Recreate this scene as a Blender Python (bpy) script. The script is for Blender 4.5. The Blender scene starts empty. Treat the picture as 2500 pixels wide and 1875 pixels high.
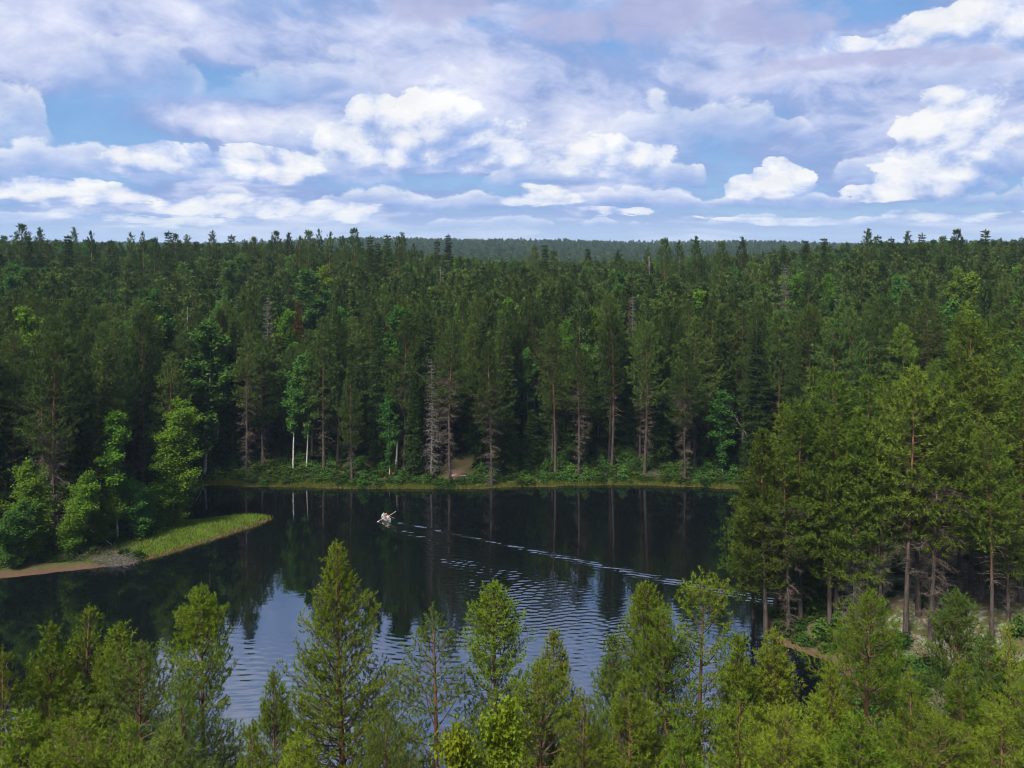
import bpy, math
import numpy as np
from math import radians, sin, cos, pi

sc = bpy.context.scene
COL = sc.collection
# ------------------------------------------------------------------ camera
H_CAM, F_PX = 40.0, 850.0            # camera height above the lake, focal length in pixels at 1024 wide
cam = bpy.data.cameras.new("camera")
cam.sensor_width = 36.0
cam.lens = 36.0 * F_PX / 1024.0
cam.shift_y = -144.0 / 1024.0        # level drone camera, frame cropped low: verticals stay vertical
cam.clip_start, cam.clip_end = 0.5, 9000
cam_o = bpy.data.objects.new("camera", cam)
COL.objects.link(cam_o)
cam_o.location = (0, 0, H_CAM)
cam_o.rotation_euler = (radians(90), 0, 0)
sc.camera = cam_o

# ------------------------------------------------------------------ light and exposure
SUN_EL, SUN_AZ = 54.0, 212.0         # azimuth clockwise from +Y (view direction): behind the camera, a little to the left
sun = bpy.data.lights.new("sun", 'SUN')
sun.energy = 4.8
sun.angle = radians(12)
sun.color = (1.0, 0.94, 0.82)
sun_o = bpy.data.objects.new("sun", sun)
COL.objects.link(sun_o)
sun_o.rotation_euler = (radians(90 - SUN_EL), 0, radians(180 - SUN_AZ))
sc.view_settings.view_transform = 'Standard'
sc.view_settings.look = 'None'
sc.view_settings.exposure = 1.0
sc.view_settings.gamma = 1.0
sc.view_settings.use_curve_mapping = False
try:
    cy = sc.cycles
    cy.max_bounces = 5; cy.diffuse_bounces = 2; cy.glossy_bounces = 2
    cy.transmission_bounces = 3; cy.transparent_max_bounces = 6; cy.volume_bounces = 0
    cy.use_adaptive_sampling = True; cy.adaptive_threshold = 0.015
    cy.caustics_reflective = False; cy.caustics_refractive = False
    cy.use_denoising = True; cy.filter_width = 1.05
except Exception:
    pass


# ------------------------------------------------------------------ node helper
class N:
    def __init__(self, tree):
        self.t = tree; self.n = tree.nodes; self.l = tree.links
        self.n.clear()
    def new(self, kind, **kw):
        nd = self.n.new(kind)
        for k, v in kw.items(): setattr(nd, k, v)
        return nd
    def set(self, sock, v):
        if isinstance(v, bpy.types.NodeSocket): self.l.new(v, sock)
        elif v is not None: sock.default_value = v
    def m(self, op, a, b=None, c=None, clamp=False):
        nd = self.new('ShaderNodeMath', operation=op, use_clamp=clamp)
        for s, v in zip(nd.inputs, (a, b, c)): self.set(s, v)
        return nd.outputs[0]
    def vm(self, op, a, b=None, out=0):
        nd = self.new('ShaderNodeVectorMath', operation=op)
        self.set(nd.inputs[0], a)
        if b is not None: self.set(nd.inputs[1], b)
        return nd.outputs[out]
    def noise(self, vec, scale, detail=4, rough=0.55, lac=2.0, dist=0.0):
        nd = self.new('ShaderNodeTexNoise', noise_dimensions='3D')
        self.set(nd.inputs['Vector'], vec)
        nd.inputs['Scale'].default_value = scale; nd.inputs['Detail'].default_value = detail
        nd.inputs['Roughness'].default_value = rough; nd.inputs['Lacunarity'].default_value = lac
        nd.inputs['Distortion'].default_value = dist
        return nd.outputs[0], nd.outputs[1]
    def ss(self, v, lo, hi, a=0.0, b=1.0):
        nd = self.new('ShaderNodeMapRange', interpolation_type='SMOOTHSTEP')
        self.set(nd.inputs[0], v)
        for i, x in zip((1, 2, 3, 4), (lo, hi, a, b)): self.set(nd.inputs[i], x)
        return nd.outputs[0]
    def lin(self, v, lo, hi, a=0.0, b=1.0):
        nd = self.new('ShaderNodeMapRange')
        self.set(nd.inputs[0], v)
        for i, x in zip((1, 2, 3, 4), (lo, hi, a, b)): self.set(nd.inputs[i], x)
        return nd.outputs[0]
    def mix(self, f, a, b, blend='MIX'):
        nd = self.new('ShaderNodeMix', data_type='RGBA', blend_type=blend)
        self.set(nd.inputs[0], f)
        for s, v in ((nd.inputs[6], a), (nd.inputs[7], b)):
            self.set(s, (*v, 1.0) if isinstance(v, tuple) and len(v) == 3 else v)
        return nd.outputs[2]
    def ramp(self, f, stops):
        nd = self.new('ShaderNodeValToRGB')
        cr = nd.color_ramp
        while len(cr.elements) < len(stops): cr.elements.new(0.5)
        for e, (p, c) in zip(cr.elements, stops):
            e.position = p; e.color = (*c, 1.0)
        self.set(nd.inputs[0], f)
        return nd.outputs[0]


# ------------------------------------------------------------------ sky: clear-sky texture with layered clouds
def disp_dir(xd, yd):
    """azimuth / elevation of a point measured on the 2212 px wide photograph"""
    dx = (xd - 1106) * 0.46293; dy = (518 - yd) * 0.46293
    return math.atan2(dx, F_PX), math.atan2(dy, math.hypot(dx, F_PX))

def build_world():
    w = bpy.data.worlds.new("World"); sc.world = w; w.use_nodes = True
    g = N(w.node_tree)
    d = g.new('ShaderNodeTexCoord').outputs['Generated']
    sx = g.new('ShaderNodeSeparateXYZ'); g.set(sx.inputs[0], d)
    x, y, z = sx.outputs
    az = g.m('ARCTAN2', x, y); el = g.m('ARCSINE', z)
    zc = g.m('MAXIMUM', z, 0.0)
    def comb(a, b, c):
        n = g.new('ShaderNodeCombineXYZ')
        for s, v in zip(n.inputs, (a, b, c)): g.set(s, v)
        return n.outputs[0]
    zz = g.m('MULTIPLY', g.m('LOGARITHM', g.m('ADD', zc, 0.05), math.e), 0.42)   # layers flatten towards the horizon
    P = comb(x, y, zz)
    _, wc = g.noise(P, 3.4, 3, 0.55)
    wv = g.vm('SUBTRACT', wc, (0.5, 0.5, 0.5))
    PW = g.vm('ADD', P, g.vm('MULTIPLY', wv, (0.20, 0.20, 0.20)))
    f1, _ = g.noise(PW, 5.0, 7, 0.60)                 # cloud sheet
    f2, _ = g.noise(g.vm('ADD', PW, (7.3, 2.1, 4.4)), 15.0, 5, 0.6)
    # heap relief: round billows over finer noise, sampled twice for light from the upper left
    PC = g.vm('ADD', comb(x, y, g.m('MULTIPLY', zc, 1.35)), g.vm('MULTIPLY', wv, (0.05, 0.05, 0.05)))
    def billow(off):
        v = g.vm('ADD', PC, off)
        a, _ = g.noise(v, 12.0, 7, 0.68)
        vo = g.new('ShaderNodeTexVoronoi', feature='F1'); g.set(vo.inputs['Vector'], v); vo.inputs['Scale'].default_value = 30.0
        vo.inputs['Detail'].default_value = 0.0
        return g.m('ADD', a, g.m('MULTIPLY', g.m('SUBTRACT', 0.42, vo.outputs['Distance']), 0.34))
    n1 = billow((3.1, 9.2, 1.7)); n2 = billow((3.1 - 0.012, 9.2, 1.7 + 0.022))
    Q0 = comb(az, el, 0.0)
    _, wd = g.noise(P, 12.0, 4, 0.6)
    wdv = g.vm('SUBTRACT', wd, (0.5, 0.5, 0.5))
    QW = g.vm('ADD', g.vm('ADD', Q0, g.vm('MULTIPLY', wv, (0.08, 0.04, 0.0))), g.vm('MULTIPLY', wdv, (0.05, 0.03, 0.0)))
    QS = g.vm('ADD', QW, (-0.014, 0.022, 0.0))
    def blob(xd, yd, rx, ry, Q=None):
        Q = Q or QW
        a, e = disp_dir(xd, yd)
        s = 0.46293 / F_PX
        v = g.vm('MULTIPLY', g.vm('SUBTRACT', Q, (a, e, 0)), (1 / (rx * s), 1 / (ry * s), 0))
        return g.m('SUBTRACT', 1.0, g.vm('DOT_PRODUCT', v, v, out=1))
    def most(lst, Q=None):
        F = None
        for l in lst:
            b = blob(*l, Q); F = b if F is None else g.m('MAXIMUM', F, b)
        return F
    tone = None
    for (xd, yd, rx, ry, amt) in [(130, 310, 330, 150, -0.30), (520, 205, 260, 60, -0.24), (1620, 320, 300, 140, -0.30),
                                  (2180, 420, 160, 70, -0.26), (930, 398, 420, 22, -0.30), (1900, 452, 480, 18, -0.28), (1300, 455, 480, 26, -0.16),
                                  (560, 262, 330, 50, 0.34), (1400, 160, 500, 90, 0.06), (450, 60, 420, 80, 0.12), (270, 385, 120, 16, -0.25),
                                  (1300, 310, 260, 70, 0.20), (1000, 4, 160, 22, -0.24), (1830, 22, 240, 46, -0.36), (1900, 160, 300, 60, 0.12), (1100, 240, 1100, 120, 0.07)]:
        b = g.m('MULTIPLY', g.m('MAXIMUM', blob(xd, yd, rx, ry), 0.0), amt)
        tone = b if tone is None else g.m('ADD', tone, b)
    t = g.m('ADD', g.m('MULTIPLY', f1, 1.25), g.m('MULTIPLY', f2, 0.46))
    t = g.m('ADD', g.m('ADD', t, tone), -0.33)
    sheet = g.ramp(g.lin(t, 0.26, 0.90), [(0.0, (0.20, 0.40, 0.76)), (0.12, (0.26, 0.41, 0.74)), (0.34, (0.35, 0.46, 0.76)),
                                          (0.52, (0.54, 0.61, 0.86)), (0.74, (0.70, 0.74, 0.93)), (1.0, (0.92, 0.93, 0.99))])
    # --- heaped clouds with crisp tops
    HEAPS = [(935, 242, 95, 78), (925, 322, 250, 105), (800, 265, 50, 80), (1085, 335, 115, 60),
             (2100, 290, 130, 110), (2040, 380, 150, 62), (1900, 412, 80, 30), (2085, 66, 150, 66), (1960, 95, 190, 24), (2230, 80, 120, 46),
             (1640, 400, 80, 34), (1710, 385, 60, 38), (120, 420, 220, 34), (370, 350, 130, 50), (560, 360, 140, 46),
             (1170, 425, 120, 24), (690, 445, 120, 20), (480, 440, 180, 24), (1300, 345, 180, 55), (1880, 474, 330, 11), (300, 470, 300, 10), (1330, 462, 120, 12)]
    F0 = most(HEAPS); G0 = most(HEAPS, QS)
    lit = g.m('SUBTRACT', F0, G0)
    F = F0
    F = g.m('ADD', F, g.m('MULTIPLY', g.m('SUBTRACT', n1, 0.5), 2.0))
    cover = g.m('MULTIPLY', g.ss(F, 0.0, g.lin(lit, -0.4, 0.4, 1.1, 0.18)), 0.92)
    rel0 = g.m('SUBTRACT', n1, n2)
    rel = g.m('MULTIPLY', rel0, 1.9)
    shade = g.m('ADD', g.m('ADD', 0.29, rel), g.m('MULTIPLY', g.m('SUBTRACT', f1, 0.5), 1.5))
    shade = g.m('ADD', shade, g.m('MULTIPLY', g.m('MINIMUM', g.m('MAXIMUM', lit, -0.6), 0.6), 0.55))
    shade = g.m('ADD', shade, g.m('MULTIPLY', g.ss(F, 0.1, 1.0), 0.10), clamp=True)
    heap = g.ramp(shade, [(0.0, (0.31, 0.46, 0.80)), (0.30, (0.50, 0.60, 0.87)), (0.60, (0.80, 0.84, 0.96)), (0.92, (1.0, 0.99, 0.98))])
    # --- grey undersides drifting in front, near the top
    FD = most([(960, 18, 130, 50), (1440, 36, 150, 70), (1665, 50, 140, 52), (1230, 62, 110, 40), (1880, 140, 330, 22)])
    dk = g.ss(g.m('ADD', FD, g.m('MULTIPLY', g.m('SUBTRACT', n1, 0.5), 2.4)), -0.2, 0.8, 0.0, 0.80)
    # --- clear sky behind
    sk = g.new('ShaderNodeTexSky', sky_type='NISHITA')
    sk.sun_disc = False
    sk.sun_elevation = radians(SUN_EL); sk.sun_rotation = radians(SUN_AZ)
    sk.air_density = 1.0; sk.dust_density = 0.6; sk.ozone_density = 1.5
    base = g.vm('SCALE', sk.outputs[0]); base.node.inputs['Scale'].default_value = 0.15
    c = g.mix(g.ss(t, 0.22, 0.45, 0.80, 1.0), base, sheet)
    # rows of heaps all round, small and low far away, larger and higher near by
    hl = g.m('POWER', g.m('ADD', g.m('MULTIPLY', x, x), g.m('MULTIPLY', y, y)), -0.5)
    HX = comb(g.m('MULTIPLY', x, hl), g.m('MULTIPLY', y, hl), 0.0)
    nb1 = g.m('SUBTRACT', n1, 0.5)
    for i, (e0, hh, fr, thr, op) in enumerate([(0.400, 0.26, 2.2, 0.46, 0.75), (0.255, 0.15, 2.8, 0.46, 0.75), (0.150, 0.085, 3.6, 0.50, 0.42), (0.098, 0.062, 5.0, 0.47, 0.65), (0.062, 0.042, 7.0, 0.42, 0.9), (0.036, 0.026, 10.0, 0.42, 0.85), (0.016, 0.014, 16.0, 0.42, 0.7)]):
        hn, _ = g.noise(g.vm('ADD', HX, (0.0, 0.0, 3.7 * i + 2.2)), fr, 4, 0.5)
        hgt = g.m('MULTIPLY', g.m('SQRT', g.m('MAXIMUM', g.m('MULTIPLY', g.m('SUBTRACT', hn, thr), 6.0), 0.01)), hh)
        lift = g.m('SUBTRACT', el, g.m('ADD', e0, g.m('MULTIPLY', g.m('SUBTRACT', f1, 0.5), 0.05 * e0 / 0.1)))
        r = g.m('ADD', g.m('DIVIDE', lift, hgt), g.m('MULTIPLY', nb1, -1.5))
        al = g.m('MULTIPLY', g.ss(r, 0.82, 1.05, 1.0, 0.0), g.ss(r, -0.05, 0.35))
        al = g.m('MULTIPLY', g.m('MULTIPLY', al, op), g.ss(hn, thr, thr + 0.06))
        sh = g.m('ADD', g.m('ADD', g.m('MULTIPLY', r, 0.75), g.m('MULTIPLY', rel0, 0.9)), g.m('MULTIPLY', g.m('SUBTRACT', f2, 0.5), 0.5), clamp=True)
        c = g.mix(al, c, g.ramp(sh, [(0.0, (0.29, 0.45, 0.79)), (0.35, (0.50, 0.60, 0.87)), (0.7, (0.80, 0.84, 0.96)), (1.0, (1.0, 0.99, 0.98))]))
    c = g.mix(cover, c, heap)
    c = g.mix(1.0, c, g.mix(f2, (0.78, 0.81, 0.87), (1.10, 1.10, 1.08)), 'MULTIPLY')
    c = g.mix(dk, c, g.mix(f2, (0.36, 0.40, 0.66), (0.56, 0.58, 0.80)))
    c = g.mix(g.ss(el, 0.0, 0.045, 0.55, 0.0), c, g.mix(f1, (0.48, 0.66, 0.92), (0.74, 0.82, 0.95)))     # pale far air at the horizon
    bg = g.new('ShaderNodeBackground'); g.set(bg.inputs[0], c); bg.inputs[1].default_value = 0.51
    out = g.new('ShaderNodeOutputWorld'); g.l.new(bg.outputs[0], out.inputs[0])
    try:
        w.cycles.sampling_method = 'MANUAL'; w.cycles.sample_map_resolution = 512
    except Exception:
        pass
build_world()


# ------------------------------------------------------------------ numpy helpers
def smooth(v, a, b):
    t = np.clip((v - a) / (b - a), 0, 1); return t * t * (3 - 2 * t)

def at(xd, yd, z=0.0):
    """ground point at height z seen at a point of the 2212 px wide photograph"""
    off = (yd - 518) * 0.46293
    D = (H_CAM - z) * F_PX / off
    return ((xd - 1106) * 0.46293 * D / F_PX, D)

def x_at(xd, D): return (xd - 1106) * 0.46293 * D / F_PX
def z_at(yd, D): return H_CAM - (yd - 518) * 0.46293 * D / F_PX
def disp_x(x, y): return 1106 + x / y * F_PX / 0.46293

SHORE = [(425, 1066), (440, 1048), (500, 1050), (560, 1051), (640, 1053), (700, 1055), (780, 1057), (900, 1057), (1000, 1056), (1100, 1053),
         (1250, 1049), (1330, 1048), (1400, 1048), (1500, 1052), (1590, 1057), (1720, 1066), (1750, 1120), (1715, 1200), (1680, 1270),
         (1655, 1330), (1664, 1378), (1692, 1397), (1745, 1414), (1805, 1440), (1850, 1490), (1800, 1570), (1650, 1690), (1400, 1770),
         (1100, 1800), (700, 1800), (300, 1770), (-100, 1700), (-500, 1600), (-800, 1470), (-500, 1330), (-200, 1285), (0, 1249),
         (120, 1236), (200, 1228), (270, 1220), (330, 1206), (400, 1186), (470, 1163), (540, 1141), (582, 1124), (588, 1117), (560, 1112),
         (520, 1113), (470, 1118), (430, 1123), (395, 1124), (388, 1110), (402, 1090), (415, 1076)]
POLY = np.array([at(*p) for p in SHORE])
_r = np.random.default_rng(9); _q = []
for _i in range(len(POLY)):
    _a, _b = POLY[_i], POLY[(_i + 1) % len(POLY)]
    _n = max(1, min(9, int(np.linalg.norm(_b - _a) / 1.6)))
    for _k in range(_n): _q.append(_a + (_b - _a) * _k / _n + (_r.normal(size=2) * 0.16 if _k else 0))
POLY = np.array(_q)                  # bays and nibs a step wide

def shore_dist(px, py):
    """distance to the waterline, positive on land"""
    px = np.asarray(px, float); py = np.asarray(py, float)
    best = np.full(px.shape, 1e9); inside = np.zeros(px.shape, bool)
    n = len(POLY)
    for i in range(n):
        ax, ay = POLY[i]; bx, by = POLY[(i + 1) % n]
        ex, ey = bx - ax, by - ay
        t = np.clip(((px - ax) * ex + (py - ay) * ey) / (ex * ex + ey * ey), 0, 1)
        dd = (px - ax - t * ex) ** 2 + (py - ay - t * ey) ** 2
        best = np.minimum(best, dd)
        cond = (ay > py) != (by > py)
        xx = ax + (py - ay) * ex / (ey if abs(ey) > 1e-9 else 1e-9)
        inside ^= cond & (px < xx)
    dd = np.sqrt(best)
    return np.where(inside, -dd, dd)

def wob(x, y, s, seed):
    return (np.sin(x / s + seed) * np.cos(y / s * 1.13 + seed * 1.7) + 0.6 * np.sin(x / s * 2.1 + y / s * 1.4 + seed * 3.1)
            + 0.35 * np.cos(x / s * 3.9 - y / s * 3.3 + seed * 0.7)) / 1.95

def terrain(px, py):
    x = np.asarray(px, float); y = np.asarray(py, float)
    sd = shore_dist(x, y)
    R = np.interp(x / np.maximum(y, 60) * 260, [-260, -70, -25, 30, 75, 115, 260], [15.5, 14.5, 9.5, 7.5, 9.5, 15, 16.5])
    wn = 1 - smooth(y, 48, 70)                                 # near bank
    wr = smooth(x, 10, 30) * smooth(y, 48, 70) * (1 - smooth(y, 125, 150))
    wl = smooth(-x, 38, 55) * smooth(y, 60, 80) * (1 - smooth(y, 118, 140))
    wf = np.clip(1 - wn - wr - wl, 0, 1)
    s = wn + wr + wl + wf
    k = (wn * 0.34 + wr * 0.26 + wl * 0.13 + wf * 0.14) / s
    cap = (wn * 14 + wr * 16 + wl * 11 + wf * R) / s
    land = 0.42 * (1 - np.exp(-np.maximum(sd, 0) / 0.9)) + cap * (1 - np.exp(-k * np.maximum(sd - 3.0, 0) / np.maximum(cap, 1)))
    spit = np.exp(-(((x + 47) / 16) ** 2 + ((y - 116) / 9) ** 2) ** 2) * (1 - smooth(sd, 3.5, 9))
    land = land * (1 - spit) + spit * 0.30 * (1 - np.exp(-np.maximum(sd, 0) / 0.8))
    land = land * (1 - smooth(y, 320, 460) * 0.95)
    land = land + smooth(y, 800, 1400) * (14.5 + 7 * wob(x, y * 0.4, 210, 2.0)) + smooth(y, 500, 900) * 2 * wob(x, y, 120, 5.0)
    land = land + 0.25 * wob(x, y, 6, 1.3) * smooth(sd, 2, 8) + 0.6 * wob(x, y, 22, 4.1) * smooth(sd, 6, 25)
    water = -1.6 * (1 - np.exp(np.minimum(sd, 0) / 2.2)) - 0.02
    return np.where(sd > 0, land, water)

def ground_z(x, y): return float(terrain(np.array([x]), np.array([y]))[0])


# ------------------------------------------------------------------ mesh helpers
def mesh_from(name, V, F, mats=(), midx=None, smooth_shade=False):
    V = np.asarray(V, np.float32); F = np.asarray(F, np.int32)
    me = bpy.data.meshes.new(name)
    k = F.shape[1]
    me.vertices.add(len(V)); me.vertices.foreach_set('co', V.ravel())
    me.loops.add(F.size); me.loops.foreach_set('vertex_index', F.ravel())
    me.polygons.add(len(F))
    me.polygons.foreach_set('loop_start', np.arange(0, F.size, k, dtype=np.int32))
    me.polygons.foreach_set('loop_total', np.full(len(F), k, np.int32))
    for m in mats: me.materials.append(m)
    if midx is not None: me.polygons.foreach_set('material_index', np.asarray(midx, np.int32))
    me.polygons.foreach_set('use_smooth', np.full(len(F), bool(smooth_shade)))
    me.update(calc_edges=True)
    return me

class Geo:
    """triangles gathered from many pieces, each with a material number"""
    def __init__(s): s.V = []; s.F = []; s.M = []; s.n = 0
    def add(s, V, F, m=0):
        V = np.asarray(V, float); F = np.asarray(F, int)
        if len(V) == 0: return
        s.V.append(V); s.F.append(F + s.n); s.M.append(np.full(len(F), m)); s.n += len(V)
    def data(s):
        return np.concatenate(s.V), np.concatenate(s.F), np.concatenate(s.M)
    def mesh(s, name, mats, smooth_shade=False):
        V, F, M = s.data(); return mesh_from(name, V, F, mats, M, smooth_shade)

def norm(v): return v / np.maximum(np.linalg.norm(v, axis=-1, keepdims=True), 1e-9)

def tube(pts, rad, sides=5):
    pts = np.asarray(pts, float); rad = np.asarray(rad, float)
    n = len(pts)
    tan = norm(np.gradient(pts, axis=0))
    ref = np.where(np.abs(tan[:, 2:3]) > 0.9, np.array([[1.0, 0, 0]]), np.array([[0, 0, 1.0]]))
    a = norm(np.cross(tan, ref)); b = np.cross(tan, a)
    th = np.arange(sides) * 2 * pi / sides
    V = (pts[:, None] + rad[:, None, None] * (a[:, None] * np.cos(th)[None, :, None] + b[:, None] * np.sin(th)[None, :, None])).reshape(-1, 3)
    F = []
    for i in range(n - 1):
        for j in range(sides):
            p, q = i * sides + j, i * sides + (j + 1) % sides
            F += [(p, q, q + sides), (p, q + sides, p + sides)]
    V = np.concatenate([V, pts[-1:] + tan[-1:] * rad[-1]]); c = len(V) - 1
    F += [((n - 1) * sides + j, (n - 1) * sides + (j + 1) % sides, c) for j in range(sides)]
    return V, np.array(F)

def sticks(A, B, r, rng=None):
    """many thin three-sided tapering sticks, A to B"""
    A = np.asarray(A, float); B = np.asarray(B, float); n = len(A)
    if n == 0: return np.zeros((0, 3)), np.zeros((0, 3), int)
    r = np.broadcast_to(np.asarray(r, float), (n,))
    t = norm(B - A)
    ref = np.where(np.abs(t[:, 2:3]) > 0.9, np.array([[1.0, 0, 0]]), np.array([[0, 0, 1.0]]))
    a = norm(np.cross(t, ref)); b = np.cross(t, a)
    V = np.zeros((n, 4, 3))
    for j in range(3):
        V[:, j] = A + r[:, None] * (a * cos(j * 2.0944) + b * sin(j * 2.0944))
    V[:, 3] = B
    F = np.array([(0, 1, 3), (1, 2, 3), (2, 0, 3)])[None] + (np.arange(n) * 4)[:, None, None]
    return V.reshape(-1, 3), F.reshape(-1, 3)

def blades(pos, dr, rng, nb, length, width, shoot, lo=20, hi=65):
    """needle tufts: nb thin triangles around every shoot"""
    pos = np.repeat(np.asarray(pos, float), nb, 0); dr = np.repeat(norm(np.asarray(dr, float)), nb, 0)
    n = len(pos)
    t = rng.random(n)
    p0 = pos + dr * (t * shoot)[:, None]
    rv = norm(rng.normal(size=(n, 3)))
    perp = norm(np.cross(dr, rv))
    th = np.radians(rng.uniform(lo, hi, n)) * (1.15 - 0.7 * t)
    bd = dr * np.cos(th)[:, None] + perp * np.sin(th)[:, None]
    L = length * rng.uniform(0.7, 1.25, n)
    side = norm(np.cross(bd, norm(rng.normal(size=(n, 3))))) * (width * 0.5 * rng.uniform(0.7, 1.3, n))[:, None]
    V = np.stack([p0 - side, p0 + side, p0 + bd * L[:, None]], 1).reshape(-1, 3)
    return V, np.arange(n * 3).reshape(-1, 3)

def leaves(pos, rng, nl, spread, size, droop=0.0):
    """clumps of small rhombic leaves round each point"""
    pos = np.repeat(np.asarray(pos, float), nl, 0); n = len(pos)
    p = pos + rng.normal(size=(n, 3)) * spread * np.array([1, 1, 0.7])
    a = rng.normal(size=(n, 3)); a[:, 2] = a[:, 2] * 0.45 - droop
    a = norm(a)
    b = norm(np.cross(a, norm(rng.normal(size=(n, 3)) + np.array([0, 0, 0.8]))))
    s = size * rng.uniform(0.6, 1.3, n)[:, None]
    V = np.stack([p - a * s, p + b * s * 0.55, p + a * s, p - b * s * 0.55], 1).reshape(-1, 3)
    q = np.arange(n)[:, None] * 4
    F = np.concatenate([q + np.array([[0, 1, 2]]), q + np.array([[0, 2, 3]])])
    return V, F


# ------------------------------------------------------------------ materials
def mat(name):
    m = bpy.data.materials.new(name); m.use_nodes = True
    return m, N(m.node_tree)

def foliage_mat(name, c_a, c_b, trans=0.28, var=0.5, hue=0.02, tip=None):
    """leaf colour: two greens mixed by tree, by place in the crown and by single leaf"""
    m, g = mat(name)
    oi = g.new('ShaderNodeObjectInfo'); geo = g.new('ShaderNodeNewGeometry'); tc = g.new('ShaderNodeTexCoord')
    rnd = oi.outputs['Random']; isl = geo.outputs['Random Per Island']
    nf, _ = g.noise(tc.outputs['Object'], 0.9, 2, 0.5)
    f = g.m('ADD', g.m('MULTIPLY', rnd, 0.55), g.m('MULTIPLY', isl, 0.45))
    f = g.m('ADD', f, g.m('MULTIPLY', g.m('SUBTRACT', nf, 0.5), 0.9), clamp=True)
    c = g.mix(f, c_a, c_b)
    hs = g.new('ShaderNodeHueSaturation')
    hs.inputs['Hue'].default_value = 0.5
    g.set(hs.inputs['Hue'], g.lin(g.m('FRACT', g.m('MULTIPLY', rnd, 7.31)), 0, 1, 0.5 - hue, 0.5 + hue))
    g.set(hs.inputs['Value'], g.lin(g.m('FRACT', g.m('MULTIPLY', rnd, 13.7)), 0, 1, 1 - var * 0.5, 1 + var * 0.5))
    g.set(hs.inputs['Color'], c)
    c = hs.outputs[0]
    if tip:
        c = g.mix(g.ss(isl, 0.975, 0.98), c, tip)
    df = g.new('ShaderNodeBsdfDiffuse'); g.set(df.inputs[0], c)
    tr = g.new('ShaderNodeBsdfTranslucent'); g.set(tr.inputs[0], c)
    mx = g.new('ShaderNodeMixShader'); mx.inputs[0].default_value = trans
    g.l.new(df.outputs[0], mx.inputs[1]); g.l.new(tr.outputs[0], mx.inputs[2])
    out = g.new('ShaderNodeOutputMaterial'); g.l.new(mx.outputs[0], out.inputs[0])
    return m

def bark_mat(name, low, high=None, z0=0.3, z1=0.6, total=20.0, rough=0.9, bands=None):
    m, g = mat(name)
    tc = g.new('ShaderNodeTexCoord'); ob = tc.outputs['Object']
    sp = g.new('ShaderNodeSeparateXYZ'); g.set(sp.inputs[0], ob)
    nz, _ = g.noise(g.vm('MULTIPLY', ob, (6.0, 6.0, 1.2)), 1.0, 4, 0.65)
    c = low
    if high:
        h = g.m('DIVIDE', sp.outputs[2], total)
        f = g.ss(g.m('ADD', h, g.m('MULTIPLY', g.m('SUBTRACT', nz, 0.5), 0.25)), z0, z1)
        c = g.mix(f, low, high)
    dark = g.mix(g.ss(nz, 0.30, 0.70), (0.45, 0.42, 0.40), (1.25, 1.25, 1.25))
    c = g.mix(1.0, c, dark, 'MULTIPLY')
    if bands:
        n2, _ = g.noise(g.vm('MULTIPLY', ob, (4.0, 4.0, 2.2)), 1.0, 3, 0.7)
        c = g.mix(g.ss(n2, 0.58, 0.66), c, bands)
    b = g.new('ShaderNodeBsdfPrincipled'); g.set(b.inputs['Base Color'], c if not isinstance(c, tuple) else (*c, 1))
    b.inputs['Roughness'].default_value = rough; b.inputs['Specular IOR Level'].default_value = 0.15
    out = g.new('ShaderNodeOutputMaterial'); g.l.new(b.outputs[0], out.inputs[0])
    return m

def plain_mat(name, col, rough=0.7, spec=0.2, noise=0.25, scale=3.0):
    m, g = mat(name)
    tc = g.new('ShaderNodeTexCoord')
    nz, _ = g.noise(tc.outputs['Object'], scale, 4, 0.6)
    c = g.mix(1.0, col, g.mix(nz, (1 - noise,) * 3, (1 + noise,) * 3), 'MULTIPLY')
    b = g.new('ShaderNodeBsdfPrincipled'); g.set(b.inputs['Base Color'], c)
    b.inputs['Roughness'].default_value = rough; b.inputs['Specular IOR Level'].default_value = spec
    out = g.new('ShaderNodeOutputMaterial'); g.l.new(b.outputs[0], out.inputs[0])
    return m

M_YOUNG = foliage_mat('young_pine_needle', (0.068, 0.108, 0.011), (0.142, 0.198, 0.017), var=0.4, hue=0.018, tip=(0.22, 0.14, 0.04))
M_YOUNGB = foliage_mat('bluish_pine_needle', (0.062, 0.100, 0.020), (0.110, 0.155, 0.028), var=0.3, hue=0.015)
M_BANK = foliage_mat('bank_pine_needle', (0.052, 0.086, 0.013), (0.112, 0.162, 0.019), var=0.5, hue=0.014)
M_PINE = foliage_mat('shadowed_mature_pine_needle', (0.030, 0.053, 0.015), (0.072, 0.108, 0.022), var=0.8, hue=0.018)  # mature pine green, with cloud shadow across the lake mixed into the colour
M_SPRUCE = foliage_mat('spruce_needle', (0.026, 0.046, 0.013), (0.052, 0.078, 0.018), var=0.5, hue=0.02)
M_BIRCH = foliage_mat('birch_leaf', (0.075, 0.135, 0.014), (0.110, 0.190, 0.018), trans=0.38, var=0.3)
M_BIRCHD = foliage_mat('shaded_birch_leaf', (0.040, 0.096, 0.020), (0.066, 0.140, 0.026), trans=0.35, var=0.4)  # darker, bluer leaf green of the aspens and some birches
M_BIRCHY = foliage_mat('yellow_birch_leaf', (0.095, 0.140, 0.010), (0.150, 0.200, 0.013), trans=0.4, var=0.2)
M_BUSH = foliage_mat('undergrowth_leaf', (0.024, 0.046, 0.011), (0.044, 0.082, 0.016), trans=0.3, var=0.7, hue=0.03)
M_RUST = foliage_mat('rusty_needle', (0.085, 0.055, 0.014), (0.14, 0.085, 0.02), var=0.2)
M_GREYN = foliage_mat('dead_grey_needle', (0.085, 0.070, 0.060), (0.13, 0.110, 0.095), var=0.3, trans=0.1)
M_BARK = bark_mat('pine_bark', (0.062, 0.050, 0.044), (0.155, 0.078, 0.045), 0.25, 0.60, 22.0)
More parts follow.
